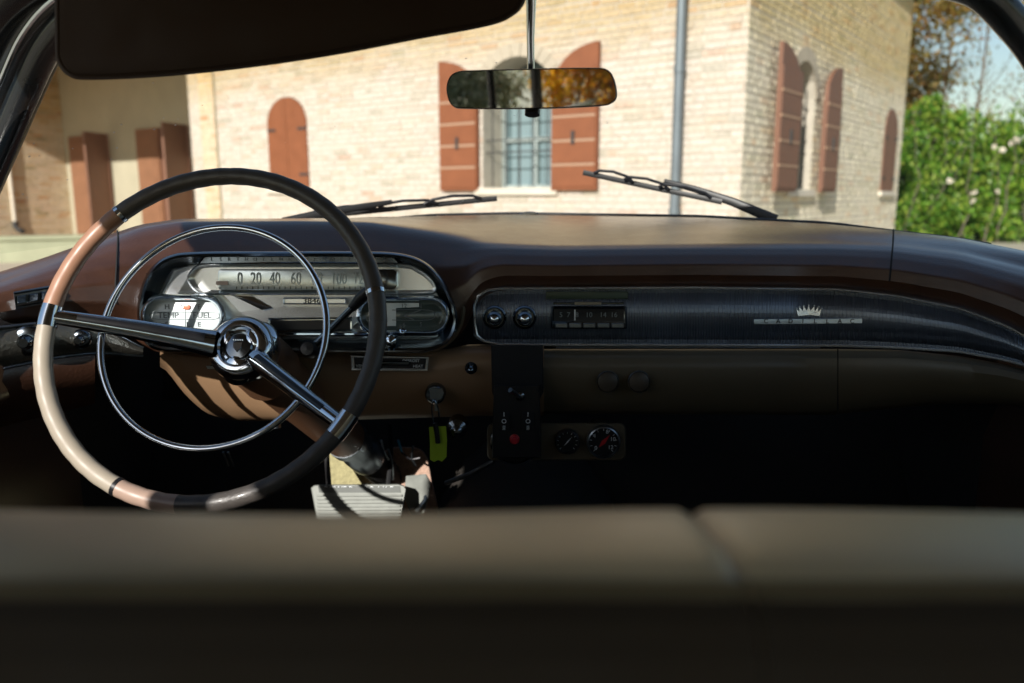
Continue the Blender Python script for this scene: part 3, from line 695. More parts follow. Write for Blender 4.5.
# speaker grille slot along the top
# ---- glove compartment / lower panel of the dash
def lower(u0, u1, step, vtop, vbot, name, m, prof):
    us = []; u = u0
    while u < u1+.1: us.append(min(u, u1)); u += step
    rows = []
    for t, off in prof: rows.append([on_dash(u, lerp(vtop(u), vbot(u), t), off) for u in us])
    rows.append([on_dash(u, vbot(u)-3, .09) for u in us]); rows.insert(0, [on_dash(u, vtop(u)+.2, .05) for u in us])
    return MB().grid(rows).obj(name, m, car)
PR = [(0, .008), (.05, -.006), (.14, -.016), (.3, -.020), (.55, -.016), (.8, -.004), (.93, .01), (1, .024)]
vl1 = table([(160, 366), (166, 368), (182, 392), (206, 414), (235, 421), (345, 420), (480, 416), (545, 416)])
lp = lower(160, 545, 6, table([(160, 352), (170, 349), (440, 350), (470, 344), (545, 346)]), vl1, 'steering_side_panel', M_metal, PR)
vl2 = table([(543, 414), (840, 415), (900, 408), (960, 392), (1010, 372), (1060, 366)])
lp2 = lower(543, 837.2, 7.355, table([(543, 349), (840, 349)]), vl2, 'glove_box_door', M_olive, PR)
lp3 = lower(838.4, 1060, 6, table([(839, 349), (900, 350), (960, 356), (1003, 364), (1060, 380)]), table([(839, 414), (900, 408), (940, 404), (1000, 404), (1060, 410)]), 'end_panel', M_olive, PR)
MB().tube([on_dash(u, 347.6, -.012) for u in range(556, 832, 12)], .0013, 6).obj('chrome_strip', M_steel, lp2)
for (u, nm) in ((607, 0), (638, 0)):
    c = on_dash(u, 381, -.018); k = MB().lathe(c, (0, -1, .12), [(0, -.004), (.0165, -.004), (.0165, .010), (.0150, .0135), (.010, .015), (0, .015)]).obj('round_knob', M_tanp, lp2)
    MB().lathe(c, (0, -1, .12), [(.0165, .0105), (.0172, .0115), (.0165, .0125)]).obj('knob_ring', M_steel, k)
# raised olive bead round the pod's right side
MB().tube([on_dash(u, v, .0) for u, v in spline([(330, 351), (420, 351), (446, 344), (459, 328), (463, 313), (463, 306)], 5, False)], .0035, 8).obj('raised_bead', M_olive, lp)
# ---- fluted right panel (radio to far end)
us = [473.5+.6667*k for k in range(848)]
rows = []
endr = lambda u: max(0, 1-((u-473)/16.0))**2 if u < 489 else 0
prf = [(0, .016)]+[(k/14, .020-.0125*sin(pi*k/14)**.8) for k in range(1, 14)]+[(1, .016)]
for t, off in prf:
    row = []
    for i, u in enumerate(us):
        a = vt(max(u, 500))+1+endr(u)*10; b = vb(u)-1-endr(u)*8
        rib = .0009*(1 if (i % 4) < 2 else -1)*min(1, max(0, (1030-u)/40))
        row.append(on_dash(u, lerp(a, b, t), off+rib))
    rows.append(row)
M_flute = mat('dark_fluted_metal', (.26, .30, .38), .30, .9, noise=.2, nscale=10)
fl = MB().grid(rows).obj('fluted_panel', M_flute, car, smooth=False)
fr_o = [(u, vb(u)+.5) for u in [1036-8*k for k in range(68)]]+[(484, 341), (477, 335), (474.5, 322), (474.5, 305), (478, 296), (487, 290.5), (500, 288.6)]+[(u, vt(u)-.2) for u in [516+8*k for k in range(65)]]
MB().tube([on_dash(u, v, .001) for u, v in fr_o], .0022, 8, closed=True).obj('chrome_frame', M_alu, fl)
# radio
def dY(off): return lambda u, v: on_dash(u, v).y+off
rad = plobj('radio', rrect(551, 306, 627, 329, 2), dY(.010), [(0, -.004), (0, .006), (1.5, .010), (2.5, .0095)], M_chrd, car)
plobj('dial_window', rrect(554, 308.5, 624, 321.5, 1), dY(.010), [(0, .009), (0, .0118), (1, .0112)], M_black, rad)
for i, s in enumerate(('5', '7', '8', '10', '14', '16')): textobj(s, 561+[0, 7.5, 16, 28, 42, 53][i], 315, 1.2175, 5.0, M_grey, rad, 'dial_number')
plobj('tuning_needle', rrect(574.3, 309.5, 575.4, 320.5, .3), dY(.010), [(0, .0125), (0, .0133)], M_white, rad)
for k in range(5): plobj('preset_button', rrect(555+k*14.1, 323, 567.4+k*14.1, 328, 1), dY(.010), [(0, .008), (0, .020), (.8, .0215)], M_steel, rad)
plobj('top_slot', rrect(553, 302.2, 624, 304.6, .8), dY(.010), [(0, -.004), (0, .004), (.5, .005)], M_chrd, fl)
plobj('slot_badge', rrect(574, 301.6, 602, 305.4, .8), dY(.010), [(0, .0045), (0, .008), (.6, .009)], M_chr, fl)
plobj('green_band', rrect(546, 291.5, 628, 299, 1), dY(.016), [(0, -.006), (0, .006), (.6, .0065)], M_grnm, fl)
for u in (494.5, 524.5):
    c = on_dash(u, 317, .008)
    k = MB().lathe(c, (0, -1, 0), [(.0185, -.004), (.0185, .006), (.0165, .008), (.0145, .0062), (.0125, .0062), (.0115, .022), (.0085, .025), (.0075, .0235), (0, .0235)]).obj('radio_knob', M_chrd, fl)
    MB().lathe(c+V((0, -.024, 0)), (0, -1, 0), [(.0075, 0), (.0068, .003), (.0035, .005), (0, .0055)]).obj('knob_cap', M_chr, k)
# badge: crown over a lettered bar
mb = MB(); bu = [754+2*k for k in range(55)]
mb.grid([[on_dash(u, v0-(u-754)*.008, o) for u in bu] for v0, o in ((319.2, .014), (319.2, .0035), (319.7, .0025), (323.7, .0015), (324.2, .002), (324.2, .014))])
for q in (0, 54): mb.f.append(tuple(q+55*k for k in range(6)))
cb = mb.obj('name_bar', mat('pale_name_plate', (.82, .92, .95), .35, .25), fl)
for i, s in enumerate('CADILLAC'): textobj(s, 766+i*12.3, 321.3, on_dash(766+i*12.3, 321).y+.0004, 4.2, M_black, cb, 'letter', 1.0)
cr = [(798, 316), (796.5, 309), (799.5, 312), (799.3, 307), (803, 311.3), (803.6, 306.2), (807, 310.8), (808.7, 305.6), (810.6, 310.8), (814, 306.2), (814.8, 311.3), (818.3, 307), (818, 312), (821.3, 309), (819.6, 316), (809, 314.8)]
crn = plobj('crown_emblem', cr, lambda u, v: dY(.012)(u, v)+(312-v)*.00022, [(0, -.004), (0, .008)], M_alu, fl, smooth=False)
mb = MB()
for u, v in ((796.5, 308.4), (799.3, 306.4), (803.6, 305.6), (808.7, 305), (814, 305.6), (818.3, 306.4), (821.3, 308.4)): mb.lathe(on_dash(u, v, .004), (0, -1, 0), [(0, 0), (.0011, .0004), (.0011, .002), (0, .0024)], 8)
mb.obj('crown_pearls', M_white, crn)
M_num = mat('faint_numerals', (.46, .52, .53), .5)
# ---- instrument cluster
pod_o = POD or [tuple(p) for p in spline([(138, 318), (141, 290), (152, 268), (170, 256), (200, 252.5), (280, 252), (360, 252), (400, 254), (424, 262), (441, 278), (452, 298), (457, 320), (452, 338), (438, 349), (410, 352), (300, 352), (200, 352), (160, 350), (144, 340)], 5)]
class Depth:
    def __init__(s, o=0): s.o = o
    def __call__(s, u, v): return lerp(1.142, 1.175, (u-138)/319)+(300-v)*.00018-s.o
    def __sub__(s, o): return Depth(s.o+o)
PY = Depth()
pod = plobj('instrument_cluster', pod_o, PY, [(0, -.09), (-1, .0), (-.5, .012), (1.5, .018), (4, .016), (6, .006), (9, -.006), (13, -.016), (18, -.022)], M_chrd, car)
rf = plobj('added_reflector_plate', [(160, 292), (172, 268), (196, 262), (300, 261), (400, 262), (428, 270), (442, 290), (446, 318), (438, 340), (300, 342), (168, 340), (156, 320)], PY, [(0, -.03), (0, -.019), (3, -.012), (5, -.014)], M_alu, pod)  # silver backplate added to brighten the inside of the pod
# top tell-tale strip
plobj('telltale_strip', [(205, 256.5), (300, 255), (392, 256), (398, 263.5), (300, 262.5), (200, 264)], PY, [(0, -.012), (0, .010), (.8, .011)], M_chrd, pod)
for i in range(22): textobj('LSRTHOILNEUTLOWHIGHGEN'[i], 212+i*8.6, 259.4, PY-.0118, 3.4, M_grey, pod, 'telltale_letter')
sp = plobj('speedometer', spline([(190, 280), (194, 271), (204, 266), (240, 265.5), (330, 265.5), (400, 266), (418, 271), (431, 281), (434, 290), (420, 292), (330, 292), (220, 292), (200, 291)], 4), PY, [(-3, -.02), (-3, .004), (-1.2, .008), (.5, .004), (1.5, -.004), (2, -.006)], M_alu, pod)
plobj('speed_scale', rrect(218, 269, 398, 290, 4), PY, [(0, -.012), (0, .007), (1, .0075)], mat('silvered_dial', (.78, .88, .92), .22, .7, noise=.1, nscale=30), sp)
plobj('scale_end', rrect(372, 269.5, 397, 289.5, 5), PY, [(0, .0076), (0, .009), (.8, .0095)], M_chrd, sp)
for s, u in (('0', 240), ('20', 256), ('40', 275), ('60', 296), ('80', 317), ('100', 339), ('120', 361)): textobj(s, u, 279, PY-.008, 12, M_num, sp, 'speed_number', .62)
plobj('warning_flag', rrect(216, 281, 228, 285, .8), PY, [(0, .0076), (0, .0085)], mat('salmon_flag', (.6, .45, .38), .4), sp)
mb = MB()
for k in range(25): plate(mb, rrect(236+k*5.4, 286.5, 236.9+k*5.4, 289.3, .2), PY, [(0, .0076), (0, .0083)])
mb.obj('scale_ticks', M_black, sp)
# silver shelf below the scale, leaning back to the sky
def slab(name, pts, m, par):  # pts: px,py,forward offset
    f = [P(u, v, PY-o) for u, v, o in pts]; b = [p+V((0, .012, 0)) for p in f]; n = len(f); mb = MB()
    mb.add(f+b, [tuple(range(n)), tuple(range(n, 2*n))]+[(i, (i+1) % n, (i+1) % n+n, i+n) for i in range(n)]); return mb.obj(name, m, par, False)
sh = slab('silver_shelf', [(222, 293, -.004), (384, 293, -.004), (372, 310, -.002), (352, 327, .001), (262, 330, .001), (240, 312, -.002)], M_alu, pod)
slab('shelf_wing', [(226, 292.5, .003), (246, 292.5, .0), (272, 308, .002), (262, 310, .006)], M_chr, sh)
plobj('odometer', rrect(283, 297.5, 346, 304.5, 1.5), PY, [(0, -.02), (0, .014), (1, .016), (1.6, .012)], M_alu, sh)
textobj('38461', 314, 301, PY-.0135, 4.8, M_black, sh, 'odometer_digits', 1.3)
pn = plobj('lower_slot', [(268, 318), (352, 317), (352, 331), (268, 332)], PY, [(0, -.02), (0, .026), (1.2, .028), (2.2, .022)], M_chr, pod)
plobj('lower_slot_glass', [(271, 320.5), (350, 319.5), (350, 329), (271, 330)], PY, [(0, .02), (0, .0245)], M_black, pn)
MB().tube([P(u, 334.5, PY-.012) for u in (255, 300, 352, 395)], .0028, 8).obj('lower_chrome_bar', M_chr, pod)
def gauge(x0, y0, x1, y1, name, face):
    r = (y1-y0)/2-.1
    g = plobj(name, rrect(x0, y0, x1, y1, r), PY, [(-5, -.03), (-5, .010), (-3.5, .020), (-1.5, .024), (0, .022), (1.2, .014), (2.2, .006)], M_chr, pod)
    d = plobj('dial_face', rrect(x0+1, y0+1, x1-1, y1-1, r-1), PY, [(0, -.01), (0, .010), (.5, .0105)], face, g)
    return g
g1_ = gauge(144, 299, 221, 332, 'temperature_fuel_gauge', M_face)
for s, u in (('TEMP', 168), ('FUEL', 202)): textobj(s, u, 315.5, PY-.0112, 5.6, M_grey, g1_, 'gauge_word')
mb = MB(); 
for v in (312, 319.3): mb.tube([P(u, v, PY-.0112) for u in (158, 185, 212)], .0006, 5)
for u0, u1 in ((158, 150), (212, 219)): mb.tube([P(*q, PY-.0112) for q in spline([(u0, 312), (lerp(u0, u1, .8), 313.2), (u1, 315.6), (lerp(u0, u1, .8), 318.2), (u0, 319.3)], 3, False)], .0006, 5)
mb.tube([P(u, v, PY-.0112) for u, v in ((185, 303), (185, 328))], .0005, 5); mb.obj('gauge_outline', M_num, g1_)
for s, u, v in (('H', 167, 307), ('F', 199, 307), ('C', 167, 324.5), ('E', 199, 324.5), ('A', 181, 307), ('L', 188, 324.5)): textobj(s, u, v, PY-.0112, 4.6, M_grey, g1_, 'gauge_letter')
plobj('warning_light', rrect(183, 304.5, 190, 309.5, 2), PY, [(0, .0108), (0, .0125), (1, .013)], mat('salmon_lens', (.75, .25, .15), .3), g1_)
g2_ = gauge(361, 300, 446, 331, 'clock', mat('dark_teal_dial', (.06, .09, .09), .2, coat=.6, noise=.3, nscale=30))
plobj('painted_light_patch', [(386, 303), (419, 303), (419, 307), (396, 308), (396, 326), (386, 326)], PY, [(0, .0105), (0, .0115)], M_face, g2_)  # bright patch of light on the clock, painted as a pale plate
mb = MB(); mb.tube([P(*q, PY-.0117) for q in spline([(392, 310), (428, 310), (435, 315), (428, 320), (392, 320)], 4, False)], .0006, 5)
mb.tube([P(404, 316, PY-.013), P(421, 310, PY-.013)], .0008, 5); mb.tube([P(404, 316, PY-.013), P(414, 319.5, PY-.013)], .0008, 5); mb.obj('clock_hands', M_grey, g2_)
for s, u, v in (('12', 404, 306), ('3', 438, 315.5), ('6', 404, 325), ('9', 371, 315.5), ('1', 421, 306.5), ('5', 421, 324.5)): textobj(s, u, v, PY-.0117, 4.2, M_grey, g2_, 'clock_number')
for u, v, r in ((403, 331.5, .0042), (391, 341, .006)):
    MB().lathe(P(u, v, PY-.018), (0, -1, 0), [(r*1.3, -.03), (r*1.3, .002), (r*.7, .004), (r*.8, .012), (0, .014)], 16).obj('small_knob', M_chr, pod)
# pod window lens end pieces
# ---- small plates under the cluster
pl = plobj('vent_plate', [(351, 355), (429, 356.5), (427.5, 371.5), (351.5, 371)], 1.20, [(0, -.02), (0, .012), (.8, .015), (2.0, .015), (2.6, .011)], M_alu, car)
plobj('plate_field', [(354, 358), (426, 359), (425, 368.8), (354.4, 368.3)], 1.20, [(0, 0), (0, .0125)], M_black, pl)
plobj('slide_lever', rrect(376, 361, 410, 365.5, 1.5), 1.20, [(0, .0126), (0, .0165), (1, .018)], M_chrd, pl)
for s, u, v in (('DEFROST', 411, 360.8), ('HEAT', 418, 366.3), ('VENT', 361, 366)): textobj(s, u, v, 1.1868, 2.9, M_white, pl, 'plate_word')
pl = plobj('switch_plate', [(167, 359), (226, 361.5), (232, 372), (169, 373.5)], 1.20, [(0, -.02), (0, .012), (.8, .014), (1.6, .014)], M_steel, car)
plobj('white_key', rrect(172, 362, 188, 370, 1.2), 1.20, [(0, .010), (0, .021), (.8, .0225)], M_white, pl)
plobj('dark_key', rrect(190.5, 363, 199, 370.5, 1), 1.20, [(0, .010), (0, .019), (.8, .020)], M_black, pl)
plobj('silver_lever', rrect(201, 365, 229, 370, 1.5), 1.20, [(0, .010), (0, .022), (1, .024)], M_chr, pl)
for (u, v, r, nm) in ((471, 368, .006, 'pull_knob'), (457, 429, .010, 'lighter_socket')):
    MB().lathe(P(u, v, 1.20), (0, -1, 0), [(r*1.6, -.03), (r*1.6, .002), (r*1.2, .004), (r*.8, .006), (r, .016), (r*.6, .019), (0, .02)], 18).obj(nm, M_chrd, car)
ign = MB().lathe(P(435.5, 393, 1.20), (0, -1, 0), [(.016, -.03), (.016, .008), (.013, .012), (.008, .013), (.0075, .02), (0, .02)], 20).obj('ignition_lock', M_chrd, car)
# key with its tag: hangs from the lock
kt = thing('key_and_tag', 'lime green paper tag and dark key hanging from the ignition lock', 'key tag')
mb = MB(); plate(mb, [(429, 388.5), (442, 388.5), (444, 393), (441, 399), (437.5, 400.5), (437.5, 411), (434.5, 411), (434.5, 400.5), (430.5, 398.5)], 1.172, [(0, 0), (0, .0025)]); mb.obj('key', M_steel, kt, False)
MB().tube([P(u, v, 1.163) for u, v in spline([(434, 400), (438, 408), (439, 420), (436, 427), (433, 420), (432, 407)], 4)], .0012, 6, closed=True).obj('ring', M_chrd, kt)
MB().tube([P(u, v, 1.161) for u, v in ((435, 423), (437, 434), (438, 443))], .004, 8).obj('dark_fob', M_black, kt)
plobj('tag', [(429, 427), (446, 426), (447, 440), (446.5, 457), (442, 461.5), (438, 460), (434, 462), (430, 459.5), (430, 444)], 1.166, [(0, 0), (0, .0012)], M_lime, kt, smooth=False)
# ---- hanging console: bracket, switch box, gauges
cb_ = plobj('centre_bracket', [(491, 345), (543, 345), (543.5, 392), (540, 398), (494, 398), (492, 392)], 1.21, [(0, -.08), (0, .035), (1, .037)], M_blk2, car)
gp = plobj('gauge_panel', rrect(487, 423, 626, 460.5, 7), 1.20, [(0, -.02), (0, .006), (1.2, .009)], M_olive, car)
def rgauge(u, v, rp, name, ringm, needle):
    r = rp/FPX*1.2; c = P(u, v, 1.189)
    g = MB().lathe(c, (0, -1, 0), [(r*.9, -.05), (r, -.002), (r, .006), (r*.97, .010), (r*.90, .011), (r*.86, .006)], 36).obj(name, ringm, gp)
    MB().lathe(c, (0, -1, 0), [(r*.88, .0), (r*.88, .0045), (0, .0045)], 32).obj('dial', M_black, g, False)
    mb = MB()
    for k in range(11):
        a = radians(-135+27*k); d = V((sin(a), 0, cos(a))); mb.tube([c+V((0, -.0052, 0))+d*r*.68, c+V((0, -.0052, 0))+d*r*.82], .0005, 4)
    mb.obj('tick_marks', M_white, g, False)
    d = V(needle[0]).normalized(); s = V((-d.z, 0, d.x)); q = c+V((0, -.0062, 0))
    MB().add([q+d*r*.6, q+s*r*needle[1], q-d*r*.42, q-s*r*needle[1]], [(0, 1, 2, 3)]).obj('needle', needle[2], g, False)
    return g, c, r
g, c, r = rgauge(567, 441, 13, 'round_gauge', M_black, ((.5, 0, .6), .05, M_white))
g, c, r = rgauge(603, 441, 17.5, 'round_gauge', M_steel, ((.75, 0, .9), .13, M_red))
for s, a in (('0', -135), ('4', -60), ('8', 25), ('10', 80), ('12', 130)): textobj(s, 603+10*sin(radians(a)), 441-10*cos(radians(a)), 1.1832, 4, M_white, g, 'gauge_number')
g, c, r = rgauge(515, 440, 26, 'round_gauge', M_chr, ((.5, 0, .6), .05, M_white))
sb = plobj('switch_box', [(494, 385), (539, 385), (541, 420), (541, 458), (492, 458), (492.5, 420)], 1.17, [(0, -.02), (0, .016), (1.2, .019)], M_black, car)
for u in (504, 528):
    rk = plobj('rocker_switch', rrect(u-5.5, 412, u+5.5, 431, 1), 1.15, [(0, -.002), (0, .003), (1, .004)], M_blk2, sb)
    for s, v in (('I', 414.6), ('O', 421.5), ('II', 428)): textobj(s, u, v, 1.1455, 4.6, M_white, rk, 'switch_mark')
tg = MB().lathe(P(520, 396, 1.150), (0, -1, 0), [(.007, -.004), (.007, .003), (.004, .005), (0, .005)], 14).obj('toggle_switch', M_chrd, sb)
MB().tube([P(520, 397, 1.146), P(515, 393, 1.132), P(510, 390, 1.125)], [.0022, .003, .0038], 8).obj('toggle_lever', M_steel, tg)
MB().lathe(P(514.5, 439, 1.150), (0, -1, 0), [(.0075, -.004), (.0075, .003), (.0055, .004), (.0055, .010), (.004, .0118), (0, .012)], 18).obj('red_button', M_red, sb)
MB().tube([P(494, 461, 1.2), P(470, 474, 1.22), P(446, 483, 1.25)], .004, 8).obj('cable', M_steel, car)

# ---- left end of the dash: vent, fluted band, knobs
band_us = [-88+3*k for k in range(78)]
vlt = table([(-90, 338), (0, 327), (60, 321), (100, 326), (146, 350)]); vlb = table([(-90, 400), (0, 369), (60, 357), (95, 345+8), (146, 356)])
mb = MB(); mb.grid([[on_dash(u, lerp(vlt(u), vlb(u), t), o) for u in band_us] for t, o in ((0, .02), (.04, .0), (.15, -.006), (.5, -.010), (.85, -.006), (.96, 0), (1, .02))])
bd = mb.obj('side_band', mat('dull_fluted_silver', (.22, .21, .18), .35, .8, noise=.5, nscale=40, bump=.6, bscale=200), car)
for tb, nm in ((vlt, 0), (vlb, 0)): MB().tube([on_dash(u, tb(u), .0) for u in band_us], .002, 6).obj('chrome_trim', M_steel, bd)
for u, v, r in ((27, 341, .017), (81, 339, .012)):
    MB().lathe(on_dash(u, v, -.008), (.25, -1, 0), [(r*1.15, -.01), (r*1.15, .002), (r*.95, .005), (r*.6, .006), (r*.5, .013), (r*.35, .016), (0, .016)], 22).obj('side_knob', M_chrd, bd)
mb = MB(); mb.grid([[on_dash(u, lerp(vlb(u)+1, v2, t), o) for u, v2 in zip(band_us[:62], [lerp(450, 405, max(0, (x+90)/180)) for x in band_us[:62]])] for t, o in ((0, 0), (.2, -.004), (.7, .01), (1, .05))])
kp = mb.obj('knee_panel', M_lea, car)
vv = [(14, 293), (50, 287), (52, 301), (16, 308)]
vent = plate(MB(), vv, lambda u, v: on_dash(u, v).y, [(-1.5, -.006), (-1.5, .008), (0, .010), (1, .008), (2, .002)]).obj('side_vent', M_steel, car)
for k in range(3):
    x = 17+k*12; 
    plate(MB(), [(x, 296.5-k*1.9), (x+9, 295-k*1.9), (x+9.2, 302.5-k*1.9), (x+.3, 304-k*1.9)], lambda u, v: on_dash(u, v).y, [(0, .0), (0, .012), (1, .013)]).obj('vent_key', M_chrd, vent)

# ---- steering wheel
W = P(209.5, 331, .955); n_ = V((-.0627, -.8966, .4384)).normalized(); RW_ = .2075
e1 = n_.cross(V((0, 0, 1))).normalized(); e2 = n_.cross(e1)
if e1.x < 0: e1 = -e1
if e2.z < 0: e2 = -e2
def wa(u, v):
    p = hit(u, v, W, n_)-W; return math.atan2(p.dot(e2), p.dot(e1))
def wp(a, R=RW_, k=0): return W+e1*cos(a)*R+e2*sin(a)*R+n_*k
sw = thing('steering_wheel', '', ''); del sw['label'], sw['category']; sw.parent = car
def arc(a0, a1, R, r, m, name, parent, k=0, grip=False, flare=0):
    while a1 < a0: a1 += 2*pi
    N = max(4, int((a1-a0)/radians(1.6)))
    mb = MB(); pts = [wp(lerp(a0, a1, i/N), R, k) for i in range(N+1)]
    mb.tube(pts, (lambda i: r*(1+(.05*abs(sin(lerp(a0, a1, i/N)*26)) if grip else 0))), 16); return mb.obj(name, m, parent)
A = {k: wa(*v) for k, v in dict(topl=(122, 216), lefts0=(45, 327), lefts1=(54, 306), low=(118, 487), lo2=(179, 500), rs0=(325, 427), rs1=(341, 408), right=(376, 292)).items()}
rr = .0106
arc(A['right'], A['topl'], RW_, rr, M_rimB, 'upper_rim', sw, 0, True)
arc(A['topl'], A['lefts1'], RW_, rr, M_rimT, 'left_rim', sw, 0, True)
arc(A['lefts1'], A['lefts0'], RW_, rr*1.12, M_chr, 'rim_clamp', sw)
arc(A['lefts0'], A['low'], RW_, rr, M_rimC, 'lower_left_rim', sw, 0, True)
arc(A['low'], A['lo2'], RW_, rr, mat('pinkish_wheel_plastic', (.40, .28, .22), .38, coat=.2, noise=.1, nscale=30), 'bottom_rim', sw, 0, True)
arc(A['lo2'], A['rs0'], RW_, rr, M_rimB, 'shaded_lower_rim', sw, 0, True)  # shade on this arc of the rim is put in as black
arc(A['rs0'], A['rs1'], RW_, rr*1.12, M_chr, 'rim_clamp', sw)
arc(A['rs1'], A['right'], RW_, rr, M_rimB, 'right_rim', sw, 0, True)
for a, m in ((A['topl'], M_chr), (A['right'], M_chr), (A['low'], M_black)): arc(a-radians(.7), a+radians(.7), RW_, rr*1.1, m, 'rim_ring', sw)
# horn ring
HB = -.035; hc = hit(213, 334, W+n_*HB, n_)-(W+n_*HB); HR = .1455
hr = MB(); N = 110; hr.tube([W+n_*HB+hc+e1*cos(2*pi*i/N)*HR+e2*sin(2*pi*i/N)*HR for i in range(N)], .0045, 12, closed=True); hr.obj('horn_ring', M_chr, sw)
# hub
H = hit(243, 349, W-n_*.115, n_)
hub = MB().lathe(H, n_, [(.036, -.075), (.040, -.05), (.042, -.02), (.0455, .0), (.044, .009), (.040, .0155), (.034, .0195), (.028, .019), (.0235, .014), (.0205, .0145)], 48).obj('hub', M_chr, sw)
em = MB().lathe(H, n_, [(.0207, .008), (.0207, .0155), (.018, .0185), (.0175, .0165), (.015, .0168), (.009, .0178), (0, .018)], 36).obj('hub_emblem', M_chrd, sw)
mb = MB(); q = H+n_*.0178     # shield and crest on the emblem
def ep(x, y, k=0): return q+e1*x+e2*y+n_*k
sh_ = [(-.006, .004), (.006, .004), (.0055, -.003), (0, -.009), (-.0055, -.003)]
mb.add([ep(x, y, -.002) for x, y in sh_]+[ep(x, y, .0018) for x, y in sh_], [(0, 1, 2, 3, 4), (5, 6, 7, 8, 9)]+[(i, (i+1) % 5, (i+1) % 5+5, i+5) for i in range(5)])
for x in (-.006, -.003, 0, .003, .006): mb.lathe(ep(x, .008, 0), n_, [(0, -.002), (.0012, -.001), (.0012, .0012), (0, .0016)], 8)
mb.obj('crest', M_chr, sw)
# scalloped petals of the hub
for a, m in ((35, M_chr), (150, M_chr), (265, M_chr)):
    aa = radians(a); d = e1*cos(aa)+e2*sin(aa)
    MB().lathe(H+d*.031+n_*.005, (n_+d*.5), [(.021, -.004), (.0205, .003), (.015, .0075), (.006, .0088), (0, .009)], 24).obj('hub_petal', m, sw)
def spoke(a, name, w0, w1, stripe_side):
    Rm = wp(a, RW_-.004); d = (Rm-H).normalized(); st = H+d*.037+n_*.002
    side = n_.cross(d).normalized(); nn = d.cross(side).normalized()
    if nn.dot(n_) < 0: nn = -nn
    N = 14; rows = []; rows2 = []
    for i in range(N+1):
        t = i/N; c = lerp(st, Rm, t)+nn*.012*sin(pi*t)*.5; w = lerp(w0, w1, t**.7); h = lerp(.012, .008, t)
        rows.append([c+side*w*cos(x)+nn*h*sin(x) for x in [2*pi*k/16 for k in range(16)]])
        w2 = w*.5
        rows2.append([c+side*(w*.12*stripe_side+w2*cos(x))+nn*(h*.62+h*.48*sin(x)) for x in [2*pi*k/12 for k in range(12)]])
    s = MB().grid(rows, True).obj(name, M_chr, sw)
    MB().grid(rows2[1:-2], True).obj('spoke_inlay', M_black, sw)
spoke((A['lefts0']+A['lefts1'])/2 if A['lefts0'] > 0 else wa(49, 317), 'spoke', .019, .009, -1)
spoke(wa(333, 418), 'spoke', .0145, .009, 1)
# ---- column, gear lever
c_end = P(372, 462, 1.46); cs = H-n_*.03
cd = (c_end-cs)
col = MB().tube([cs, cs+cd*.12, cs+cd*.13, cs+cd*.45, cs+cd*.72], [.044, .046, .040, .038, .036], 28).obj('steering_column', mat('brown_painted_metal', (.22, .11, .06), .32, coat=.3, noise=.1), car)
MB().tube([cs+cd*.72, cs+cd*.76, cs+cd*.77, cs+cd*.84, cs+cd*.85, cs+cd*.95], [.037, .037, .031, .031, .034, .034], 24).obj('column_collar', M_steel, col)
MB().tube([cs+cd*.95, cs+cd*1.2], .030, 18).obj('lower_column', M_blk2, col)
MB().tube([P(304, 352, 1.10), P(316, 344, 1.095), P(342, 318, 1.08), P(357, 303, 1.07)], [.009, .0055, .005, .005], 12).obj('gear_lever', M_chrd, col)
MB().tube([P(352, 308, 1.075), P(360, 299, 1.068), P(369, 290, 1.062)], [.006, .0085, .007], 12).obj('lever_grip', M_black, col)
MB().lathe(P(308, 349, 1.085), (0, -1, .3), [(.012, -.02), (.012, .0), (.009, .006), (0, .007)], 16).obj('lever_boss', M_black, col)
# ---- pedals, firewall, floor
bp_o = [tuple(p) for p in ((311, 488), (314, 485.3), (320, 484.6), (398, 484), (404, 485.5), (406.5, 489.5), (401, 519), (398, 524), (322, 525), (317, 521))]
bp = plobj('brake_pedal', bp_o, lambda u, v: 1.40-(v-485)*.0007, [(0, -.012), (0, .006), (1, .009)], M_ped, car)
mb = MB()
for k in range(8): plate(mb, rrect(316+k*.3, 494.5+k*3.6, 402-k*.5, 496.4+k*3.6, .8), lambda u, v: 1.40-(v-485)*.0007, [(0, .008), (0, .0125), (.4, .013)])
mb.obj('pedal_rib', M_ped, bp)
plobj('word_strip', [(318, 486), (400, 486), (401, 492.6), (319, 492.6)], lambda u, v: 1.40-(v-485)*.0007, [(0, .007), (0, .0098)], mat('shaded_word_strip', (.12, .13, .12), .6, noise=.4, nscale=60), bp)  # darker colour paints the shade behind the pedal letters
for i, s in enumerate('POWER'): textobj(s, 326+i*6.3, 489.2, 1.389, 5.6, M_white, bp, 'letter')
for i, s in enumerate('BRAKE'): textobj(s, 366+i*6.4, 489.2, 1.389, 5.6, M_white, bp, 'letter')
for u0, u1, ut in ((327, 329, 0), (391, 388, 0)): MB().tube([P(u1, 487, 1.42), P(u0, 460, 1.47), P(u0-1, 425, 1.5)], .005, 8).obj('pedal_arm', M_blk2, bp)
ap = plobj('accelerator_pedal', [(406, 476), (426, 474), (431, 482), (428, 500), (424, 514), (412, 516), (404, 498)], lambda u, v: 1.44, [(0, -.01), (0, .006), (1, .008)], M_ped, car)
MB().tube([P(416, 512, 1.42), P(425, 500, 1.43), P(428, 482, 1.45), P(420, 476, 1.47)], .004, 8).obj('pedal_rod', M_steel, ap)
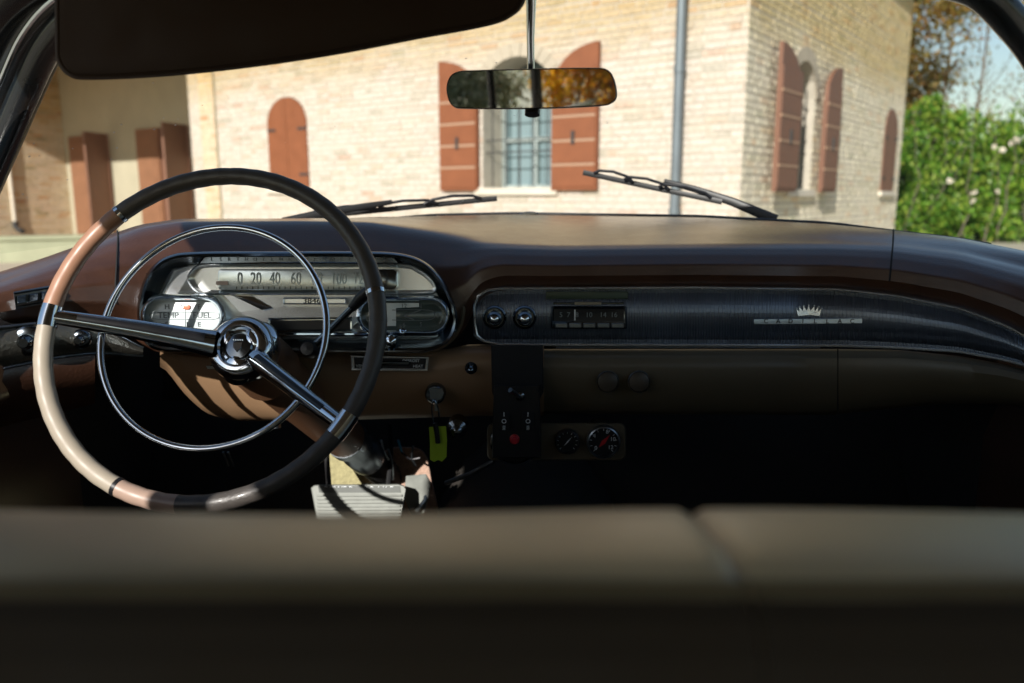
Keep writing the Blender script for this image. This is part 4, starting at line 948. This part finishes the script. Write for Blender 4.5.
# toe board carpets
def cloth(name, outl, Y, m): return plobj(name, outl, Y, [(0, -.008), (0, .004), (1, .008)], m, car)
cloth('toe_carpet', spline([(322, 428), (345, 424), (372, 470), (380, 500), (372, 530), (320, 530), (330, 480)], 4), 1.56, M_carp)
cloth('hump_carpet', spline([(384, 452), (404, 447), (424, 452), (432, 480), (436, 530), (378, 530), (378, 480)], 4), 1.53, M_pinkc)
for (pts, m) in (([(381, 440), (384, 452), (389, 460)], M_white), ([(388, 449), (392, 462), (393, 480)], M_steel), ([(398, 440), (400, 446), (402, 452)], M_blue), ([(402, 452), (410, 459), (420, 458)], M_black), ([(413, 446), (412, 458), (416, 466)], M_steel)):
    MB().tube([P(u, v, 1.46) for u, v in spline(pts, 3, False)], .0022, 6).obj('loose_wire', m, car)
MB().tube([P(277, 418, 1.24), P(276, 427, 1.24)], [.006, .008], 10).obj('hanging_clip', M_steel, car)
for u in (223, 228): MB().tube([P(u, 452, 1.35), P(u+5, 466, 1.36)], .002, 6).obj('bracket_rod', M_steel, car)
mb = MB(); F = .40
mb.add([(-.82, 1.72, F+.35), (.88, 1.72, F+.35), (.88, 1.5, F), (-.82, 1.5, F), (-.82, 1.76, 1.1), (.88, 1.76, 1.1), (-.82, -1.9, F), (.88, -1.9, F)], [(0, 1, 2, 3), (4, 5, 1, 0), (3, 2, 7, 6)])
mb.obj('floor_pan', M_dark, car, False)
mb = MB(); ys = [1.72, 1.5, 1.2, .8, .3]; mb.grid([[V((XC+.22*cos(a), y, F+(.30-.10*(1.7-y))*max(0, sin(a))+.0)) for a in [pi*k/10 for k in range(11)]] for y in ys]); mb.obj('transmission_hump', M_dark, car)

# ---- windscreen, pillars, roof
def hdr(X): return V((X, .98-.12*(X/.62)**2, 1.487-.03*(X/.62)**2))
NB = 40; base = []; top = []
for i in range(NB+1):
    ph = lerp(-1.48, 1.48, i/NB); X = .80*sin(ph); Yb = 1.0+.75*cos(ph)
    zb = 1.155-.045*(abs(X)/.8)**3; base.append(V((X+.01, Yb+.01, zb))); t = hdr(.66*sin(ph)+XC); top.append(t)
rows = []
for k in range(9):
    t = k/8; rows.append([lerp(a, b, t)+V((0, .05*sin(pi*t)*cos(lerp(-1.48, 1.48, i/NB)), .0)) for i, (a, b) in enumerate(zip(base, top))])
MB().grid(rows).obj('windscreen', M_glass, car)
# black gasket line and clip along the foot of the glass
gk = MB().tube([P(u, v, cowlpt(u, vc(u)).y+.004) for u, v in [(u, vc(u)-.6) for u in range(290, 1000, 14)]], .0035, 8).obj('glass_gasket', M_black, car)
plobj('gasket_clip', spline([(519, 214), (526, 211.6), (536, 212), (537, 214.5), (526, 216)], 3), 1.745, [(0, -.004), (0, .006), (.8, .008)], M_steel, car)
def pillar(name, pts, r, m): return MB().tube(spline(pts, 5, False), r, 16).obj(name, m, car)
lpts = [V((-.80, 1.12, 1.0)), P(-62, 262, 1.10), P(-30, 215, 1.11), P(0, 150, 1.11), P(26, 90, 1.09), P(48, 45, 1.06), P(78, 12, 1.03), P(120, -8, 1.01), P(200, -22, .99), hdr(-.22)+V((XC, -.03, -.012)), hdr(0)+V((XC, -.03, -.008))]
pillar('windscreen_pillar', [tuple(p) for p in lpts], .0185, M_pill)
pillar('pillar_outer_trim', [tuple(p+V((-.033, .012, .012))) for p in lpts], .022, M_pill)
pillar('pillar_corner_trim', [tuple(p+V((-.075, .0, .03))) for p in lpts], .034, M_pill)
pillar('pillar_chrome', [tuple(p+V((-.020, -.020, .008))) for p in lpts], .004, M_chr)
MB().tube(spline([tuple(p+V((.0155, .008, -.004))) for p in lpts[:7]], 5, False), .0035, 8).obj('glass_bead', M_sill, car)
rpts = [V((.835, 1.12, 1.0)), P(1100, 262, 1.10), P(1086, 190, 1.11), P(1062, 110, 1.10), P(1040, 60, 1.07), P(1010, 20, 1.04), P(972, -12, 1.02), P(900, -26, .99), hdr(.26)+V((XC, -.03, -.012)), hdr(0)+V((XC, -.03, -.008))]
pillar('windscreen_pillar', [tuple(p) for p in rpts], .020, M_pill)
MB().tube(spline([tuple(p+V((-.0165, .006, -.003))) for p in rpts], 5, False), .003, 8).obj('glass_bead', M_steel, car)
# header strip
MB().tube([hdr(x/20)+V((XC, -.03, -.004)) for x in range(-11, 12)], (lambda i: (.03, .016)), 10).obj('header_trim', M_pill, car)
# roof with liner
def roofz(x, y): return 1.545+.04*(1-(x/.80)**2)-.04*max(0, (-y-.4)/1.3)**2-.05*max(0, (y-.45)/.55)**2
xs = [-.80+.1*k for k in range(17)]; ysr = [1.0-.1*k for k in range(28)]
def xe(y): return 1.0 if y < .6 else 1-.22*((y-.6)/.4)**2
lo_ = [[V((x*xe(y)+XC, y, roofz(x, y)-.03-(.01 if abs(x) > .75 else 0))) for x in xs] for y in ysr]
hi_ = [[V((x*1.03*xe(y)+XC, y+.01, roofz(x, y)+.02-(.05 if abs(x) > .75 else 0))) for x in xs] for y in ysr]
MB().grid(lo_).obj('headliner', M_head, car); MB().grid(hi_).obj('roof', M_paint, car)
for s in (-1, 1):
    pts = [V((XC+s*.795*xe(y), y, roofz(.8, y)-.036)) for y in ysr]
    MB().tube(pts, .016, 10).obj('roof_rail', M_pill, car)
# side window pillars (centre and rear), doors
def sidebits(s, nm):
    X = XC+s*.80
    for (yb, yt, w, name) in ((-.02, -.06, .035, 'centre_pillar'), (-1.08, -1.02, .016, 'quarter_pillar'), (-1.64, -1.58, .026, 'rear_pillar')):
        mb = MB(); mb.tube([V((X, yb, 1.06)), V((XC+s*.80, yt, 1.49))], w, 10); mb.obj(name, M_pill, car)
    mb = MB(); rows = []
    for y in (1.30, 1.12, .9, .5, 0, -.5, -1.0, -1.5, -1.9):
        zt = 1.085 if y < 1.1 else 1.05
        rows.append([V((X+s*.03, y, zt-.005)), V((X-s*.005, y, zt)), V((X-s*.022, y, zt-.015)), V((X-s*.018, y, zt-.06)), V((X-s*.012, y, .85)), V((X-s*.03, y, .8)), V((X-s*.03, y, .55)), V((X-s*.01, y, F+.0))])
    d = MB().grid(rows).obj(nm, M_lea, car)
    MB().tube([V((X-s*.05, y, .80+.0*y)) for y in (-.3, 0, .3, .6)], (lambda i: (.03, .018)), 10).obj('armrest', M_seat, d)
    MB().tube([V((X-s*.022, y, .93)) for y in (-.8, 0, .6, 1.05)], .004, 6).obj('door_trim', M_steel, d)
    MB().tube([V((X-s*.03, .45, .90)), V((X-s*.07, .45, .90)), V((X-s*.075, .54, .93))], .007, 8).obj('door_handle', M_chr, d)
    mb = MB(); mb.add([(X+s*.0, 1.08, 1.06), (X+s*.0, 1.8, .98), (X+s*.02, 1.8, F), (X+s*.02, 1.08, F)], [(0, 1, 2, 3)]); mb.obj('kick_panel', M_dark, car, False)
    mb = MB(); rows = []
    for y in (1.3, .6, 0, -.6, -1.3, -2.0, -3.1): rows.append([V((X+s*.032, y, 1.075)), V((X+s*.10, y, 1.04)), V((X+s*.16, y, .85)), V((X+s*.14, y, .5)), V((X+s*.08, y, .3))])
    MB().grid(rows).obj('body_side', M_paint, car)
sidebits(-1, 'driver_door'); sidebits(1, 'passenger_door')
for x0, x1 in ((.70, .85), (-.80, -.66)):
    mb = MB(); mb.box(((x0+x1)/2, 1.29, 1.0), (x1-x0, .62, .14)); mb.obj('dash_end_filler', M_lea, car, bevel=.02)
# rear: parcel shelf, pillars, glass, seat
mb = MB(); mb.add([(-.77+XC, -1.3, .99), (.77+XC, -1.3, .99), (.77+XC, -2.05, 1.04), (-.77+XC, -2.05, 1.04)], [(0, 1, 2, 3)]); mb.obj('parcel_shelf', M_head, car, False)
mb = MB(); mb.grid([[V((XC+lerp(-.74, .74, k/8)*(1+.05*(1-t)), lerp(-2.02, -1.68, t)-.06*(1-(k/4-1)**2), lerp(1.07, 1.47, t))) for k in range(9)] for t in (0, .5, 1)]); mb.obj('rear_window', M_glass2, car)
def cushion(name, c, d, m, r=.05, parent=car):
    mb = MB(); mb.box(c, d); return mb.obj(name, m, parent, bevel=r)
cushion('rear_seat_back', (XC, -1.22, .76), (1.5, .18, .50), M_seat, .06); cushion('rear_seat_cushion', (XC, -.9, .62), (1.5, .6, .2), M_seat, .06)
M_falloff = mat('seat_shade_falloff', (.20, .165, .10), .5, noise=.2, nscale=30)  # mid tone paints the gradual fall from lit seat top into shade
# front bench: two backs meeting at a seam
def bench(x0, x1, nm):
    N = 40; sec = [(.302, .985), (.302, 1.05), (.300, 1.066), (.297, 1.0765), (.288, 1.0835), (.270, 1.0870), (.250, 1.0897), (.232, 1.0913), (.219, 1.0908), (.208, 1.0865), (.199, 1.078), (.192, 1.064), (.178, .95), (.172, .8), (.17, .62)]
    rows = []
    for i in range(N+1):
        t = (1-cos(pi*i/N))/2; x = lerp(x0, x1, t); e = min(t, 1-t)*(x1-x0); k = max(0, 1-e/.006); dz = -.0025*k*k; sq = .002*k*k
        rows.append([V((x, y+(sq if y < .24 else -sq), z-.0025+dz*(1 if z > 1 else .3)+.0012*sin(x*19))) for y, z in sec])
    o = MB().grid(rows).obj(nm, M_seat, car); return o
b1 = bench(-.74, XC+.038, 'front_seat_back'); b2 = bench(XC+.0385, .80, 'front_seat_back')
for b, x0, x1 in ((b1, -.74, XC+.0380), (b2, XC+.0385, .80)):
    mb = MB(); mb.grid([[V((x0, y, z)), V((x1, y, z))] for y, z in ((.1665, .61), (.1755, .94), (.1895, 1.0610), (.1962, 1.0755), (.2035, 1.0830), (.2105, 1.0865), (.2115, 1.0855))]); mb.obj('seat_back_shade', M_seatb, b, False)  # dark covering paints the shade on the back face of the seat
    mb = MB(); mb.grid([[V((x0, y, z)), V((x1, y, z))] for y, z in ((.2112, 1.0850), (.2112, 1.0868), (.2165, 1.0890), (.2172, 1.0880))]); mb.obj('seat_falloff_strip', M_falloff, b, False)
cushion('front_seat_cushion', (XC, .50, .66), (1.5, .52, .2), M_seat, .06)
# hood and cowl outside the glass
mb = MB(); rows = []
for y, z in ((1.35, 1.10), (1.6, 1.09), (1.82, 1.085), (2.2, 1.07), (2.8, 1.04), (3.5, .97), (3.75, .85)):
    rows.append([V((XC+x, y, z-.05*abs(x)**3-(.0 if abs(x) < .9 else .08))) for x in (-.98, -.9, -.7, -.4, 0, .4, .7, .9, .98)])
mb.grid(rows[2:]).obj('bonnet', M_paint, car)
# ---- visor and mirror
vo_ = [tuple(p) for p in spline([(56, 40), (58, 62), (70, 76), (92, 79), (160, 76), (240, 68), (330, 55), (420, 38), (480, 27), (508, 18), (524, 2), (528, -30), (520, -75), (300, -85), (80, -80), (58, -40)], 5)]
vis = plobj('sun_visor', vo_, .84, [(-1, -.004), (0, .0), (2, .010), (5, .014)], M_visor, car)
MB().tube([P(u, v, .829) for u, v in [(p[0], p[1]) for p in inset(vo_, 3)]], .0022, 6, closed=True).obj('visor_piping', M_visor, vis)
# mirror, turned towards the driver
mc = P(531, 88.5, .95); az = radians(9.5); tl = radians(5.0)
mn = V((-sin(az)*cos(tl), -cos(az)*cos(tl), -sin(tl))).normalized()
def mpx(u, v, off): 
    p = hit(u, v, mc, mn); return p+mn*off
mo = [tuple(p) for p in spline([(447, 92), (449, 79), (457, 72), (475, 70.5), (530, 69), (590, 68), (607, 70), (614, 80), (616.5, 96), (611, 103), (597, 106), (540, 108.5), (470, 108.5), (453, 106)], 5)]
mb = MB(); rows = []
for ins, off in ((7, -.026), (2.5, -.022), (0, -.012), (-.6, -.003), (0, .002), (.6, .0025), (1.1, .0008)): rows.append([mpx(u, v, off) for u, v in inset(mo, ins)])
mb.grid(rows, True); k = len(mo); mb.f.append(tuple(range(k)))
mir = mb.obj('rear_view_mirror', M_black, car)
mb = MB(); mb.add([mpx(u, v, .0012) for u, v in inset(mo, 1.0)], [tuple(range(k))]); mb.obj('mirror_glass', M_mir, mir, False)
mb = MB(); mb.tube([mpx(531, 110, -.012), mpx(531, 115, -.010)], .009, 12); mb.obj('mirror_tab', M_black, mir)
MB().tube([P(531, 78, .985), P(530.5, 40, .975), P(531, 0, .965), P(532, -22, .962)], [.0045, .0045, .006, .008], 12).obj('mirror_stem', M_chr, mir)
# ---- wipers (outside the glass)
def wiper(tip, heel, arm, lab, Yt, Yh, name='wiper'):
    a = P(*tip, Yt); b = P(*heel, Yh); bl = MB(); N = 12
    pts = [lerp(a, b, i/N)+V((0, .01*sin(pi*i/N), 0)) for i in range(N+1)]
    bl.tube(pts, (lambda i: (.0028, .0065)), 6); w = bl.obj(name, M_rub, car)
    fr = MB(); up = V((0, -.004, .011))
    for s0, s1 in ((.08, .36), (.30, .62), (.55, .92)):
        q = [lerp(a, b, s0)+up*.3, lerp(a, b, s0+.04)+up, lerp(a, b, (s0+s1)/2)+up*1.35, lerp(a, b, s1-.04)+up, lerp(a, b, s1)+up*.3]
        fr.tube(q, (lambda i: (.003, .0035)), 6)
    fr.obj('blade_frame', M_black, w)
    am = MB(); am.tube([P(u, v, y) for u, v, y in arm], [(.003, .005), (.0045, .007), (.006, .009), (.008, .011)][:len(arm)], 8); am.obj('wiper_arm', M_rub, w)
wiper((497, 198.5), (290, 219), [(392, 202, 1.72), (360, 207, 1.70), (320, 214, 1.68), (283, 223, 1.66)], '', 1.76, 1.70)
wiper((583, 172.5), (722, 202), [(664, 181, 1.74), (694, 189, 1.73), (733, 202, 1.70), (776, 220, 1.66)], '', 1.76, 1.70)

# ================================================================== put each Empty at its thing's base
bpy.context.view_layer.update()
def kids(o):
    r = []
    for c in o.children: r.append(c); r += kids(c)
    return r
for o in list(bpy.data.objects):
    if o.type == 'EMPTY' and o.children:
        pts = [c.matrix_world @ V(q) for c in kids(o) if c.type == 'MESH' for q in c.bound_box]
        base = V(((min(p.x for p in pts)+max(p.x for p in pts))/2, (min(p.y for p in pts)+max(p.y for p in pts))/2, min(p.z for p in pts)))
        if o.parent is None:
            o.location = base
            for c in o.children: c.matrix_parent_inverse = Matrix.Translation(-base)
bpy.context.view_layer.update()
